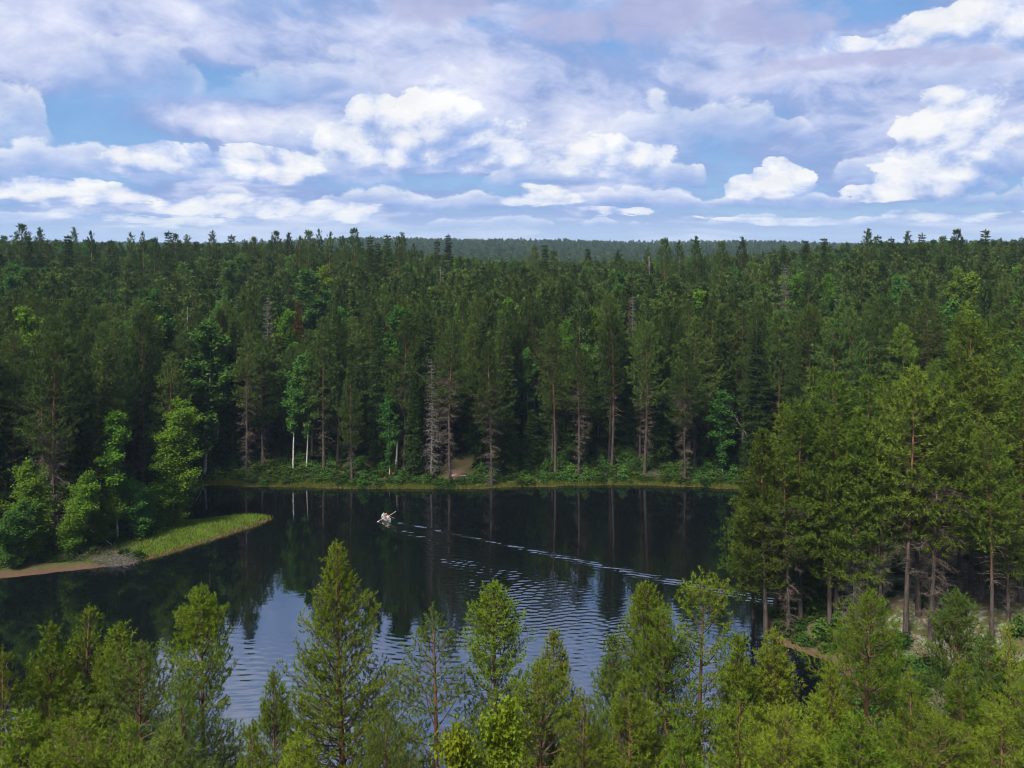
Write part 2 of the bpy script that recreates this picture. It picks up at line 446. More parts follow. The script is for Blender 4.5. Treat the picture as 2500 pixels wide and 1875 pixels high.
M_BARKY = bark_mat('young_pine_bark', (0.085, 0.050, 0.034), (0.125, 0.064, 0.036), 0.2, 0.6, 18.0)
M_LIMB = bark_mat('pine_limb', (0.085, 0.056, 0.038))
M_SBARK = bark_mat('spruce_bark', (0.085, 0.070, 0.060))
M_BBARK = bark_mat('birch_bark', (0.34, 0.33, 0.30), bands=(0.04, 0.035, 0.03))
M_GREY = bark_mat('weathered_dead_wood', (0.14, 0.128, 0.12))
M_TWIG = bark_mat('dead_pine_twig', (0.095, 0.076, 0.064))
M_LOG = bark_mat('bleached_log', (0.42, 0.37, 0.31))


# ------------------------------------------------------------------ tree builders: each returns a list of (part name, mesh)
def trunk_pts(rng, h, r, bend=0.25, n=9):
    t = np.linspace(0, 1, n)
    p = np.zeros((n, 3)); p[:, 2] = t * h
    a, b = rng.uniform(0, 2 * pi, 2)
    p[:, 0] = bend * (np.sin(t * 2.6 + a) - sin(a)); p[:, 1] = bend * (np.sin(t * 3.1 + b) - sin(b))
    rad = r * (1 - t) ** 0.95 * 0.92 + 0.012
    rad[0] *= 1.25
    return p, rad

def on_trunk(p, z):
    return np.array([np.interp(z, p[:, 2], p[:, 0]), np.interp(z, p[:, 2], p[:, 1]), z])

def bough(rng, base, az, elev, L, n=5, curl=0.5, droop=0.0):
    """a limb starting at elevation elev and curling up (or drooping) to its tip"""
    pts = [base]; e = elev; a = az
    for i in range(n):
        st = L / n
        d = np.array([cos(e) * cos(a), cos(e) * sin(a), sin(e)])
        pts.append(pts[-1] + d * st)
        e += curl / n - droop / n; a += rng.normal() * 0.10
    return np.array(pts)

def pine_parts(seed, h, r_max, cb=0.35, detail=2, whorl=0.55, style='cone', m_need=None, m_bark=None, twig_zone=None, density=1.0, gaps=0.1, per=5, joined=False, fine=1.0):
    """detail 2: near tree with separate needle tufts, 1: tree across the lake, 0: far hillside"""
    rng = np.random.default_rng(seed)
    tp, tr = trunk_pts(rng, h, 0.011 * h + 0.02, bend=0.012 * h)
    tg = Geo(); V, F = tube(tp, tr, 8 if detail == 2 else 6); tg.add(V, F, 0)
    cg = Geo()
    zb = h * cb
    z = zb
    S, SD = [], []            # shoots: position, direction
    SA, SB, SR = [], [], []   # side twigs
    lob = rng.uniform(0, 2 * pi, 3)
    while z < h - 0.25:
        t = (z - zb) / (h - zb)
        if style == 'cone': prof = min(1.0, (1 - t) * 1.6) * min(1.0, 0.60 + t * 2.5)
        elif style == 'round': prof = math.sqrt(max(0, 1 - (t * 1.02 - 0.18) ** 2 / 0.72)) if t > 0.18 else 0.62 + t * 2.1
        elif style == 'open': prof = min(1.0, (1 - t) * 2.0) * (0.62 + 0.30 * sin(t * 9 + lob[0])) * min(1.0, 0.6 + 2 * t)
        else: prof = min(1.0, (1 - t) * 2.3) ** 0.85 * min(1.0, 0.55 + t * 2.5)      # column
        nb = max(3, int(round(per + rng.normal() * 0.8)))
        a0 = rng.uniform(0, 2 * pi)
        for b in range(nb):
            if rng.random() < gaps: continue
            az = a0 + b * 2 * pi / nb + rng.normal() * 0.22
            L = r_max * prof * rng.uniform(0.68, 1.12) * (1 + 0.22 * sin(az * 2 + lob[1])) + (0.22 if t < 0.85 else 0.10)
            e0 = radians((2 + 52 * t ** 1.3) + rng.normal() * 7) if style != 'column' else radians(-6 + 50 * t ** 1.8 + rng.normal() * 8)
            bp = bough(rng, on_trunk(tp, z + rng.normal() * 0.06), az, e0, L, 5, curl=0.55 + 0.2 * rng.normal())
            n = len(bp)
            if detail >= 1:
                V, F = tube(bp, np.linspace(0.010 * L + 0.012, 0.006, n), 3); cg.add(V, F, 0)
            step = {2: 0.19, 1: 0.44, 0: 0.75}[detail] / density
            s = max(0.22 * L, 0.25) if L > 0.8 else 0.12
            sgn = 1
            while s <= L:
                u = s / L * (n - 1); i = min(int(u), n - 2); fr = u - i
                p = bp[i] * (1 - fr) + bp[i + 1] * fr
                d = norm(bp[i + 1] - bp[i])
                side = norm(np.cross(d, np.array([0, 0, 1.0]))) * sgn
                sgn = -sgn
                l2 = (L - s) * 0.45 * rng.uniform(0.6, 1.2) + {2: 0.22, 1: 0.35, 0: 0.5}[detail]
                l2 = min(l2, 1.3)
                d2 = norm(d * 0.65 + side * 0.75 + np.array([0, 0, 0.15 + 0.25 * rng.normal()]))
                q = p + d2 * l2
                if detail == 2: SA.append(p); SB.append(q); SR.append(0.010)
                k = max(1, int(round(l2 / {2: 0.20, 1: 0.42, 0: 0.75}[detail])))
                for j in range(k):
                    w = (j + 1) / k
                    S.append(p * (1 - w) + q * w + rng.normal(size=3) * 0.04)
                    SD.append(norm(d2 * 0.8 + np.array([0, 0, 0.5]) + rng.normal(size=3) * 0.45))
                s += step * rng.uniform(0.8, 1.2)
            S.append(bp[-1]); SD.append(norm(bp[-1] - bp[-2]) + np.array([0, 0, 0.5]))
        z += whorl * rng.uniform(0.8, 1.2) * (1.0 if t < 0.75 else 0.75)
    for q in range(5 if detail == 2 else 3):      # leader with upright candles
        S.append(on_trunk(tp, h - 0.17 * q)); SD.append(np.array([0, 0, 1.0]))
        if q and detail == 2:
            for a in rng.uniform(0, 6.28, 2): S.append(on_trunk(tp, h - 0.17 * q) + np.array([cos(a), sin(a), 0.3]) * 0.10 * q); SD.append(np.array([cos(a) * 0.5, sin(a) * 0.5, 1.0]))
    if SA:
        V, F = sticks(SA, SB, np.array(SR)); cg.add(V, F, 0)
    S = np.array(S); SD = np.array(SD)
    if detail == 2: V, F = blades(S, SD, rng, 24, 0.135, 0.022, 0.18, 20, 95)
    elif detail == 1: V, F = blades(S, SD, rng, int(15 * fine), 0.34, 0.088 / fine ** 0.5, 0.40, 25, 95)
    else: V, F = blades(S, SD, rng, 8, 0.62, 0.24, 0.5, 25, 90)
    cg.add(V, F, 1)
    parts = []
    dg = None
    if twig_zone:
        dg = Geo(); A, B, Rr = [], [], []
        z = h * twig_zone[0]
        while z < h * twig_zone[1]:
            t = (z / h - twig_zone[0]) / (twig_zone[1] - twig_zone[0])
            for b in range(rng.integers(2, 5)):
                az = rng.uniform(0, 2 * pi); L = r_max * (0.35 + 0.55 * t) * rng.uniform(0.4, 1.1)
                bp = bough(rng, on_trunk(tp, z), az, radians(rng.normal() * 14 + 4), L, 3, curl=-0.5)
                V, F = tube(bp, np.linspace(0.030, 0.008, 4), 3); dg.add(V, F, 0)
                for j in range(int(L * 7 * twig_zone[2])):
                    u = rng.uniform(0.2, 1) * 3; i = min(int(u), 2)
                    p = bp[i] + (bp[i + 1] - bp[i]) * (u - i)
                    A.append(p); B.append(p + norm(rng.normal(size=3) * np.array([1, 1, 0.6]) + np.array([0, 0, -0.15])) * rng.uniform(0.25, 0.8)); Rr.append(0.014)
            z += 0.42 * rng.uniform(0.7, 1.3)
        if A:
            V, F = sticks(A, B, np.array(Rr)); dg.add(V, F, 0)
    mb = m_bark or M_BARK; mn = m_need or M_PINE
    if joined:
        g = Geo()
        V, F, M = tg.data(); g.add(V, F, 0)
        V, F, M = cg.data(); g.add(V, F, 0); g.M[-1] = M + 1
        if dg: V, F, M = dg.data(); g.add(V, F, 3)
        return g.mesh('forest_tree', [mb, M_LIMB, mn, M_TWIG])
    parts = [('trunk', tg.mesh('trunk', [mb], True)), ('crown', cg.mesh('crown', [M_LIMB, mn]))]
    if dg: parts.append(('bare_limbwork', dg.mesh('bare_limbwork', [M_TWIG])))
    return parts

def spruce_parts(seed, h, r_max, cb=0.10, detail=1, m_need=None, joined=False, dead=False):
    rng = np.random.default_rng(seed)
    tp, tr = trunk_pts(rng, h, 0.011 * h + 0.02, bend=0.006 * h)
    tg = Geo(); V, F = tube(tp, tr, 6); tg.add(V, F, 0)
    cg = Geo(); S, SD = [], []; A, B = [], []
    z = h * cb
    while z < h - 0.2:
        t = (z / h - cb) / (1 - cb)
        prof = (1 - t) ** 0.9 * min(1, 0.7 + 1.5 * t)
        nb = 5
        a0 = rng.uniform(0, 6.28)
        for b in range(nb):
            if rng.random() < (0.12 if not dead else 0.3): continue
            az = a0 + b * 2 * pi / nb + rng.normal() * 0.25
            L = r_max * prof * rng.uniform(0.65, 1.15) + 0.15
            bp = bough(rng, on_trunk(tp, z), az, radians(-14 + 50 * t ** 2 + rng.normal() * 6), L, 4, curl=0.35, droop=0.25)
            if detail >= 1:
                V, F = tube(bp, np.linspace(0.008 * L + 0.012, 0.006, 5), 3); cg.add(V, F, 0)
            step = {1: 0.34, 0: 0.7}[detail]
            s = 0.15
            while s <= L:
                u = s / L * 4; i = min(int(u), 3); p = bp[i] + (bp[i + 1] - bp[i]) * (u - i)
                d = norm(bp[i + 1] - bp[i]); side = norm(np.cross(d, np.array([0, 0, 1.0])))
                for sg in (-1, 1):
                    d2 = norm(d * 0.8 + side * sg * 0.8 + np.array([0, 0, -0.25 + 0.15 * rng.normal()]))
                    if dead:
                        A.append(p); B.append(p + d2 * rng.uniform(0.2, 0.7))
                        A.append(p); B.append(p + norm(d2 + rng.normal(size=3) * 0.5) * rng.uniform(0.2, 0.5))
                    else:
                        S.append(p); SD.append(d2)
                        l2 = (L - s) * 0.4
                        if l2 > 0.4: S.append(p + d2 * l2 * 0.7); SD.append(d2)
                s += step * rng.uniform(0.8, 1.2)
        z += {1: 0.42, 0: 0.75}[detail] * rng.uniform(0.8, 1.2)
    mn = m_need or M_SPRUCE
    if dead:
        A = A + [q + np.array([0, 0, -0.05]) for q in B]; B = B + [q + norm(rng.normal(size=3) + np.array([0, 0, -0.5])) * rng.uniform(0.15, 0.45) for q in B]
        V, F = sticks(A, B, 0.016); cg.add(V, F, 0)
        tg = Geo(); V, F = tube(tp, tr * 0.62, 6); tg.add(V, F, 0)
        return [('trunk', tg.mesh('trunk', [M_GREY], True)), ('bare_limbwork', cg.mesh('bare_limbwork', [M_GREY]))]
    S.append(np.array([tp[-1][0], tp[-1][1], h - 0.4])); SD.append(np.array([0, 0, 1.0]))
    V, F = blades(S, SD, rng, {1: 9, 0: 6}[detail], {1: 0.40, 0: 0.70}[detail], {1: 0.13, 0: 0.28}[detail], 0.42, 15, 70); cg.add(V, F, 1)
    if joined:
        g = Geo(); V, F, M = tg.data(); g.add(V, F, 0); V, F, M = cg.data(); g.add(V, F, 0); g.M[-1] = M + 1
        return g.mesh('forest_tree', [M_SBARK, M_LIMB, mn])
    return [('trunk', tg.mesh('trunk', [M_SBARK], True)), ('crown', cg.mesh('crown', [M_LIMB, mn]))]

def broadleaf_parts(seed, h, r_max, cb=0.3, stems=1, leaf=0.13, m_leaf=None, m_bark=None, nclump=420, per=9, spread=0.28, lean=0.0, weep=0.1, joined=False):
    rng = np.random.default_rng(seed)
    tg = Geo(); cg = Geo(); tips = []
    for sidx in range(stems):
        hh = h * (1 if sidx == 0 else rng.uniform(0.75, 0.95))
        tp, tr = trunk_pts(rng, hh, 0.008 * hh + 0.02, bend=0.02 * hh)
        if stems > 1:
            a = rng.uniform(0, 6.28); sp = r_max * 0.45
            tp[:, 0] += np.linspace(0.1, sp, len(tp)) * cos(a); tp[:, 1] += np.linspace(0.1, sp, len(tp)) * sin(a)
        tp[:, 0] += lean * np.linspace(0, 1, len(tp)) ** 1.3
        V, F = tube(tp, tr, 7); tg.add(V, F, 0)
        nb = int(26 / math.sqrt(stems))
        for b in range(nb):
            t = (b + rng.random()) / nb
            z = hh * (cb + (0.97 - cb) * t)
            prof = (0.45 + 0.9 * t) if t < 0.45 else (1 - ((t - 0.45) / 0.62) ** 2) ** 0.7 * 0.85 + 0.08
            L = r_max * prof * rng.uniform(0.6, 1.15)
            bp = bough(rng, on_trunk(tp, z), rng.uniform(0, 6.28), radians(rng.uniform(15, 55) + 15 * t), L * 1.15, 5, curl=0.2, droop=weep * 6)
            V, F = tube(bp, np.linspace(0.012 * L + 0.010, 0.006, 6), 3); cg.add(V, F, 0)
            for j in range(max(2, int(nclump / nb / stems))):
                u = (rng.random() ** 0.8) * 5; i = min(int(u), 4)
                p = bp[i] + (bp[i + 1] - bp[i]) * (u - i)
                tips.append(p + norm(rng.normal(size=3)) * rng.random() * 0.28 * L * np.array([1, 1, 0.6]))
        for j in range(int(nclump * 0.12)):
            zt = hh * (1 - 0.35 * rng.random() ** 1.5)
            tips.append(on_trunk(tp, zt) + rng.normal(size=3) * np.array([1, 1, 0.5]) * (0.10 + 0.22 * r_max * (1 - zt / hh) * 3))
        tips += [on_trunk(tp, hh * 1.01)] * 3
    tips = np.array(tips)
    V, F = leaves(tips, rng, per, spread, leaf, weep); cg.add(V, F, 1)
    if joined:
        g = Geo(); V, F, M = tg.data(); g.add(V, F, 0); V, F, M = cg.data(); g.add(V, F, 0); g.M[-1] = M + 1
        return g.mesh('forest_tree', [m_bark or M_BBARK, M_LIMB, m_leaf or M_BIRCH])
    return [('trunk', tg.mesh('trunk', [m_bark or M_BBARK], True)), ('crown', cg.mesh('crown', [M_LIMB, m_leaf or M_BIRCH]))]

def snag_parts(seed, h, r=0.16):
    rng = np.random.default_rng(seed)
    tp, tr = trunk_pts(rng, h, r, bend=0.1); tr = np.maximum(tr, r * 0.35)
    tg = Geo(); V, F = tube(tp, tr, 7); tg.add(V, F, 0)
    lg = Geo(); A, B = [], []
    for i in range(26):
        p = on_trunk(tp, h * rng.uniform(0.25, 0.97)); a = rng.uniform(0, 6.28)
        A.append(p); B.append(p + np.array([cos(a), sin(a), rng.normal() * 0.3]) * rng.uniform(0.2, 1.1))
    V, F = sticks(A, B, 0.03); lg.add(V, F, 0)
    return [('trunk', tg.mesh('trunk', [M_GREY], True)), ('bare_limbwork', lg.mesh('bare_limbwork', [M_GREY]))]


# ------------------------------------------------------------------ object helpers
def tag(o, label=None, cat=None, group=None, kind=None):
    if label: o['label'] = label
    if cat: o['category'] = cat
    if group: o['group'] = group
    if kind: o['kind'] = kind
    return o

def add_mesh(name, me, parent=None, loc=None):
    o = bpy.data.objects.new(name, me); COL.objects.link(o)
    if parent: o.parent = parent
    if loc is not None: o.location = loc
    return o

def plant(name, parts, x, y, z, scale, rz, label, cat, group=None, override=None, tilt=(0, 0)):
    """one tree: an Empty at its foot that parents its own trunk and crown"""
    r = bpy.data.objects.new(name, None); COL.objects.link(r)
    r.empty_display_size = 0.5
    r.location = (x, y, z); r.rotation_euler = (tilt[0], tilt[1], rz); r.scale = scale
    tag(r, label, cat, group)
    for pn, me in parts:
        o = bpy.data.objects.new(pn, me); COL.objects.link(o); o.parent = r
        if pn == 'bare_limbwork': o['kind'] = 'stuff'
        if override and pn == 'crown':
            s = o.material_slots[len(o.material_slots) - 1]; s.link = 'OBJECT'; s.material = override
    return r

def tip_offset(parts, scale, rz):
    """where a bent trunk's tip stands relative to its foot"""
    v = parts[0][1].vertices[-1].co
    return (v.x * cos(rz) - v.y * sin(rz)) * scale[0], (v.x * sin(rz) + v.y * cos(rz)) * scale[0]

_ORD = ['first', 'second', 'third', 'fourth', 'fifth', 'sixth', 'seventh', 'eighth', 'ninth', 'tenth', 'eleventh', 'twelfth', 'thirteenth',
        'fourteenth', 'fifteenth', 'sixteenth', 'seventeenth', 'eighteenth', 'nineteenth']
_TENS = ['twentieth', 'thirtieth', 'fortieth', 'fiftieth', 'sixtieth', 'seventieth', 'eightieth', 'ninetieth']
_TENP = ['twenty', 'thirty', 'forty', 'fifty', 'sixty', 'seventy', 'eighty', 'ninety']
def ordinal(n):
    if n < 20: return _ORD[n - 1]
    if n % 10 == 0: return _TENS[n // 10 - 2]
    return _TENP[n // 10 - 2] + '-' + _ORD[n % 10 - 1]


# ------------------------------------------------------------------ ground: one sheet to the horizon
def axis(lo, hi, a, b, fine, grow=1.12):
    v = list(np.arange(a, b + 1e-6, fine))
    s = fine; p = b
    while p < hi: s = min(s * grow, 90); p += s; v.append(min(p, hi))
    s = fine; p = a; left = []
    while p > lo: s = min(s * grow, 90); p -= s; left.append(max(p, lo))
    return np.unique(np.array(left[::-1] + v))

def grid_mesh(name, xs, ys, zfun, mats, smooth_shade=True):
    X, Y = np.meshgrid(xs, ys)
    Z = zfun(X.ravel(), Y.ravel())
    V = np.stack([X.ravel(), Y.ravel(), Z], 1)
    nx, ny = len(xs), len(ys)
    i = (np.arange(ny - 1)[:, None] * nx + np.arange(nx - 1)[None]).ravel()
    F = np.stack([i, i + 1, i + nx + 1, i + nx], 1)
    return mesh_from(name, V, F, mats, None, smooth_shade), V

def ground_mat():
    m, g = mat('forest_floor')
    def att(n):
        a = g.new('ShaderNodeAttribute'); a.attribute_name = n; return a.outputs['Fac']
    sd, li = att('shore'), att('lichen')
    pos = g.new('ShaderNodeNewGeometry').outputs['Position']
    n1, _ = g.noise(pos, 0.25, 5, 0.6); n2, _ = g.noise(pos, 2.4, 5, 0.68); n3, _ = g.noise(pos, 0.7, 4, 0.6)
    c = g.mix(g.ss(n1, 0.38, 0.62), (0.040, 0.048, 0.014), (0.065, 0.046, 0.028))
    c = g.mix(g.ss(n2, 0.50, 0.68), c, (0.055, 0.085, 0.018))
    lf = g.m('MULTIPLY', li, g.ss(g.m('ADD', n2, g.m('MULTIPLY', g.m('SUBTRACT', n3, 0.5), 0.9)), 0.44, 0.72))
    c = g.mix(lf, c, g.mix(n2, (0.085, 0.085, 0.065), (0.17, 0.165, 0.14)))
    edge = g.m('ADD', sd, g.m('MULTIPLY', g.m('SUBTRACT', n1, 0.45), 3.2))
    c = g.mix(g.ss(edge, 0.7, 1.4, 1.0, 0.0), c, g.mix(n2, (0.042, 0.024, 0.016), (0.095, 0.058, 0.036)))
    c = g.mix(g.ss(sd, -0.3, 0.15, 1.0, 0.0), c, (0.055, 0.030, 0.014))
    b = g.new('ShaderNodeBsdfPrincipled'); g.set(b.inputs['Base Color'], c); b.inputs['Roughness'].default_value = 0.95
    b.inputs['Specular IOR Level'].default_value = 0.1
    bp = g.new('ShaderNodeBump'); bp.inputs['Strength'].default_value = 0.8; bp.inputs['Distance'].default_value = 0.15
    g.set(bp.inputs['Height'], n2); g.l.new(bp.outputs[0], b.inputs['Normal'])
    out = g.new('ShaderNodeOutputMaterial'); g.l.new(b.outputs[0], out.inputs[0])
    return m

gx = axis(-2600, 2600, -95, 75, 1.0); gy = axis(-220, 3300, 44, 165, 1.0)
gme, GV = grid_mesh('ground', gx, gy, terrain, [ground_mat()])
sdv = shore_dist(GV[:, 0], GV[:, 1])
lich = smooth(GV[:, 0], 22, 34) * smooth(GV[:, 1], 50, 60) * (1 - smooth(GV[:, 1], 100, 125)) * smooth(sdv, 3, 9)
lich = np.maximum(lich, 0.75 * smooth(GV[:, 0], 5, 20) * smooth(GV[:, 1], 138, 146) * (1 - smooth(GV[:, 1], 160, 175)) * smooth(sdv, 4, 8) * (1 - smooth(GV[:, 0], 60, 75)))
for nm, arr in (('shore', np.clip(sdv, -5, 30)), ('lichen', lich)):
    a = gme.attributes.new(nm, 'FLOAT', 'POINT'); a.data.foreach_set('value', arr.astype(np.float32))
ground = add_mesh('ground', gme); tag(ground, kind='structure')

# ------------------------------------------------------------------ lake with the boat's wake as real ripples
BOAT = np.array(at(836, 1124))
def polyline_dist(px, py, pts):
    best = np.full(px.shape, 1e9); along = np.zeros(px.shape); acc = 0
    for (ax, ay), (bx, by) in zip(pts[:-1], pts[1:]):
        ex, ey = bx - ax, by - ay; L = math.hypot(ex, ey)
        t = np.clip(((px - ax) * ex + (py - ay) * ey) / (L * L), 0, 1)
        d = np.hypot(px - ax - t * ex, py - ay - t * ey)
        along = np.where(d < best, acc + t * L, along); best = np.minimum(best, d); acc += L
    return best, along
ARM1 = [at(*p) for p in [(845, 1127), (900, 1136), (960, 1149), (1100, 1178), (1250, 1211), (1400, 1245), (1570, 1280), (1680, 1302)]]
ARM2 = [at(*p) for p in [(838, 1130), (880, 1150), (950, 1185), (1040, 1235), (1130, 1290), (1230, 1345), (1330, 1400)]]
def rnoise(x, y, seed, octs=((1, 1.0), (2.1, 0.5), (4.3, 0.25))):
    rng = np.random.default_rng(seed); out = np.zeros_like(x); tot = 0
    for f, a in octs:
        for k in range(4):
            th = rng.uniform(0, 2 * pi); ph = rng.uniform(0, 2 * pi); q = f * rng.uniform(0.7, 1.3)
            out += a * np.sin(q * (x * cos(th) + y * sin(th)) + ph); tot += a * 0.5
    return out / math.sqrt(tot * 2)
def lake_z(x, y):
    d1, s1 = polyline_dist(x, y, ARM1); d2, s2 = polyline_dist(x, y, ARM2)
    h = np.zeros_like(x)
    px = np.stack([x, y], 1) - BOAT
    # crisp outer arm: short steep crests strung along it
    w1 = 0.26 + 0.015 * s1
    env1 = np.exp(-(d1 / w1) ** 2) * np.exp(-s1 / 120) * smooth(s1, 0.0, 2)
    ph = 2 * pi * (y * 1.0 + x * 0.30) / 0.74 + 1.3 * rnoise(x * 1.7, y * 1.7, 3)
    h += 0.046 * (1 + 1.4 * np.exp(-s1 / 12)) * env1 * np.sin(ph) * np.clip(0.80 + 0.60 * rnoise(x * 2.6, y * 2.6, 8), 0.0, 1.6) * (0.80 + 0.20 * np.exp(-s1 / 45))
    # broad inner arm of many small crests
    w2 = 0.6 + 0.15 * s2
    env2 = np.exp(-(d2 / w2) ** 2) * smooth(s2, 0.0, 3)
    ph2 = 2 * pi * (y * 0.97 - x * 0.22) / 0.72 + 1.5 * rnoise(x * 1.5, y * 1.5, 5)
    ph3 = 2 * pi * (y * 0.90 + x * 0.42) / 0.95 + 1.5 * rnoise(x * 1.5, y * 1.5, 6)
    fade2 = 0.60 + 1.6 * np.exp(-s2 / 13)
    h += env2 * fade2 * (0.016 * np.sin(ph2) + 0.013 * np.sin(ph3)) * np.clip(0.75 + 0.5 * rnoise(x * 0.9, y * 0.9, 12), 0.1, 1.6)
    # turbulent water right behind the boat
    env0 = np.exp(-((d1 + d2) / (0.9 + 0.12 * s1)) ** 2) * np.exp(-s1 / 20)
    h += 0.055 * env0 * rnoise(x * 3.4, y * 5.5, 21)
    # ripples running on to the near shore: several trains of unequal length crossing in patches
    near = (1 - smooth(y, 70, 92)) * smooth(x, -36, -22) * (1 - smooth(x, 24, 40))
    def train(cx, cyy, lam, a, sd1, sd2):
        amp = np.clip(0.55 + 0.6 * rnoise(x * 0.22, y * 0.22, sd1), 0.05, 1.5)
        return a * amp * np.sin(2 * pi * (y * cyy + x * cx) / lam + 1.6 * rnoise(x * 0.45, y * 0.45, sd2))
    h += near * (train(0.08, 0.99, 0.95, 0.0085, 31, 17) + train(-0.30, 0.95, 1.25, 0.0075, 32, 18) + train(0.34, 0.94, 0.75, 0.0045, 33, 19) + train(-0.12, 0.99, 0.52, 0.0022, 34, 20))
    left = (1 - smooth(y, 62, 84)) * (1 - smooth(x, -32, -16))
    h += left * (train(0.12, 0.99, 0.85, 0.0035, 35, 23) + train(-0.2, 0.98, 1.2, 0.003, 36, 24))
    h += 0.0009 * rnoise(x * 3.0, y * 3.6, 41)
    return h
def water_mat():
    m, g = mat('lake_water')
    pos = g.new('ShaderNodeNewGeometry').outputs['Position']
    n1, _ = g.noise(g.vm('MULTIPLY', pos, (1.0, 1.6, 1.0)), 1.3, 3, 0.55)
    n2, _ = g.noise(pos, 0.05, 2, 0.5)
    bp = g.new('ShaderNodeBump'); bp.inputs['Distance'].default_value = 0.02
    g.set(bp.inputs['Strength'], g.ss(n2, 0.4, 0.65, 0.10, 0.32)); g.set(bp.inputs['Height'], n1)
    gl = g.new('ShaderNodeBsdfGlossy'); gl.inputs['Color'].default_value = (0.92, 0.96, 1.0, 1); gl.inputs['Roughness'].default_value = 0.015
    g.l.new(bp.outputs[0], gl.inputs['Normal'])
    df = g.new('ShaderNodeBsdfDiffuse'); df.inputs['Color'].default_value = (0.0022, 0.0030, 0.0034, 1)
    mx = g.new('ShaderNodeMixShader'); mx.inputs[0].default_value = WATER_GLOSS
    g.l.new(df.outputs[0], mx.inputs[1]); g.l.new(gl.outputs[0], mx.inputs[2])
    out = g.new('ShaderNodeOutputMaterial'); g.l.new(mx.outputs[0], out.inputs[0])
    return m
WATER_GLOSS = 0.38
wx = axis(-190, 62, -56, 42, 0.19, 1.15); wy = axis(46, 150, 54, 124, 0.115, 1.1)
wme, WV = grid_mesh('lake', wx, wy, lake_z, [water_mat()])
lake = add_mesh('lake', wme); tag(lake, kind='structure')

# ------------------------------------------------------------------ forest
rngF = np.random.default_rng(77)
PROTO = {
    'mid': [pine_parts(101, 21, 2.7, 0.36, 1, 0.60, 'column', twig_zone=(0.12, 0.40, 0.8)),
            pine_parts(102, 22, 3.0, 0.42, 1, 0.60, 'column', twig_zone=(0.20, 0.44, 0.5)),
            pine_parts(103, 20, 2.8, 0.28, 1, 0.58, 'cone', twig_zone=(0.08, 0.32, 1.0)),
            pine_parts(104, 23, 3.0, 0.46, 1, 0.60, 'column', twig_zone=(0.26, 0.48, 0.6)),
            pine_parts(105, 21, 3.4, 0.30, 1, 0.62, 'cone', twig_zone=(0.12, 0.34, 0.7)),
            pine_parts(106, 22, 2.8, 0.50, 1, 0.58, 'round', twig_zone=(0.30, 0.52, 0.5)),
            pine_parts(107, 20, 2.8, 0.32, 1, 0.60, 'column', twig_zone=(0.05, 0.36, 1.2), gaps=0.16)],
    'sky': [pine_parts(111, 20, 2.4, 0.35, 1, 0.65, 'cone', gaps=0.15, per=5), pine_parts(112, 20, 2.8, 0.40, 1, 0.75, 'open', gaps=0.2, per=5),
            pine_parts(113, 20, 2.1, 0.35, 1, 0.65, 'column', gaps=0.18, per=5)],
    'spruce': [spruce_parts(121, 20, 2.4), spruce_parts(122, 21, 2.9, 0.14), spruce_parts(123, 19, 2.1, 0.06)],
    'twiggy': [pine_parts(131, 21, 2.7, 0.50, 1, 0.58, 'cone', twig_zone=(0.06, 0.66, 2.8), gaps=0.15),
               pine_parts(132, 20, 3.4, 0.40, 1, 0.58, 'cone', twig_zone=(0.03, 0.70, 3.2), gaps=0.2),
               pine_parts(133, 21, 2.6, 0.48, 1, 0.58, 'round', twig_zone=(0.15, 0.60, 2.2), gaps=0.12)],
    'bank': [pine_parts(171, 19, 3.1, 0.16, 1, 0.58, 'cone', density=1.15, gaps=0.16, fine=1.5), pine_parts(172, 18, 2.9, 0.22, 1, 0.58, 'cone', density=1.15, gaps=0.16, fine=1.5),
             pine_parts(173, 20, 2.9, 0.30, 1, 0.60, 'column', density=1.15, gaps=0.16, fine=1.5, twig_zone=(0.12, 0.30, 1.5))],
    'birch': [broadleaf_parts(141, 18, 3.1, 0.30, leaf=0.20, nclump=700), broadleaf_parts(142, 17, 2.5, 0.42, stems=3, leaf=0.19, nclump=700),
              broadleaf_parts(143, 15, 2.7, 0.16, leaf=0.20, nclump=700), broadleaf_parts(144, 9, 2.6, 0.06, stems=4, leaf=0.125, nclump=1700, weep=0.05, m_bark=M_SBARK),
              broadleaf_parts(145, 17, 3.4, 0.06, stems=3, leaf=0.14, nclump=2600, per=10, weep=0.05, m_bark=M_SBARK)],
    'dead': [spruce_parts(151, 18, 1.7, 0.10, dead=True), spruce_parts(152, 19, 2.2, 0.2, dead=True), spruce_parts(153, 17, 1.2, 0.08, dead=True)],
    'snag': [snag_parts(161, 12), snag_parts(162, 14, 0.13)],
}
PH = {'mid': [21, 22, 20, 23, 21, 22, 20], 'sky': [20, 20, 20], 'spruce': [20, 21, 19], 'twiggy': [21, 20, 21],
      'birch': [18, 17, 15, 9, 17], 'bank': [19, 18, 20], 'dead': [18, 19, 17], 'snag': [12, 14]}
EXPL = []         # explicit trees: x, y, radius, screen x, screen half width, screen top, distance, keep clear in front

def foot(xd, yd):
    z = 0.5
    for _ in range(12):
        x, y = at(xd, yd, z); z = 0.5 * z + 0.5 * max(0.0, ground_z(x, y))
    return x, y

def set_tree(name, kind, v, xd, top, label, cat, base=None, D=None, w=1.0, group=None, override=None, clear=False, hw=30, tilt=(0, 0), rz=None, sink=0.12):
    if base is not None: x, y = foot(xd, base)
    else: x, y = x_at(xd, D), D
    z = ground_z(x, y)
    h = z_at(top, y) - z
    s = h / PH[kind][v]
    EXPL.append((x, y, 1.6, xd, hw, top, y, clear))
    rz = rngF.uniform(0, 6.28) if rz is None else rz
    if D is not None:
        ox, oy = tip_offset(PROTO[kind][v], (s * w, s * w), rz); x -= ox
    return plant(name, PROTO[kind][v], x, y, z - sink, (s * w, s * w, s), rz, label, cat, group, override, tilt)

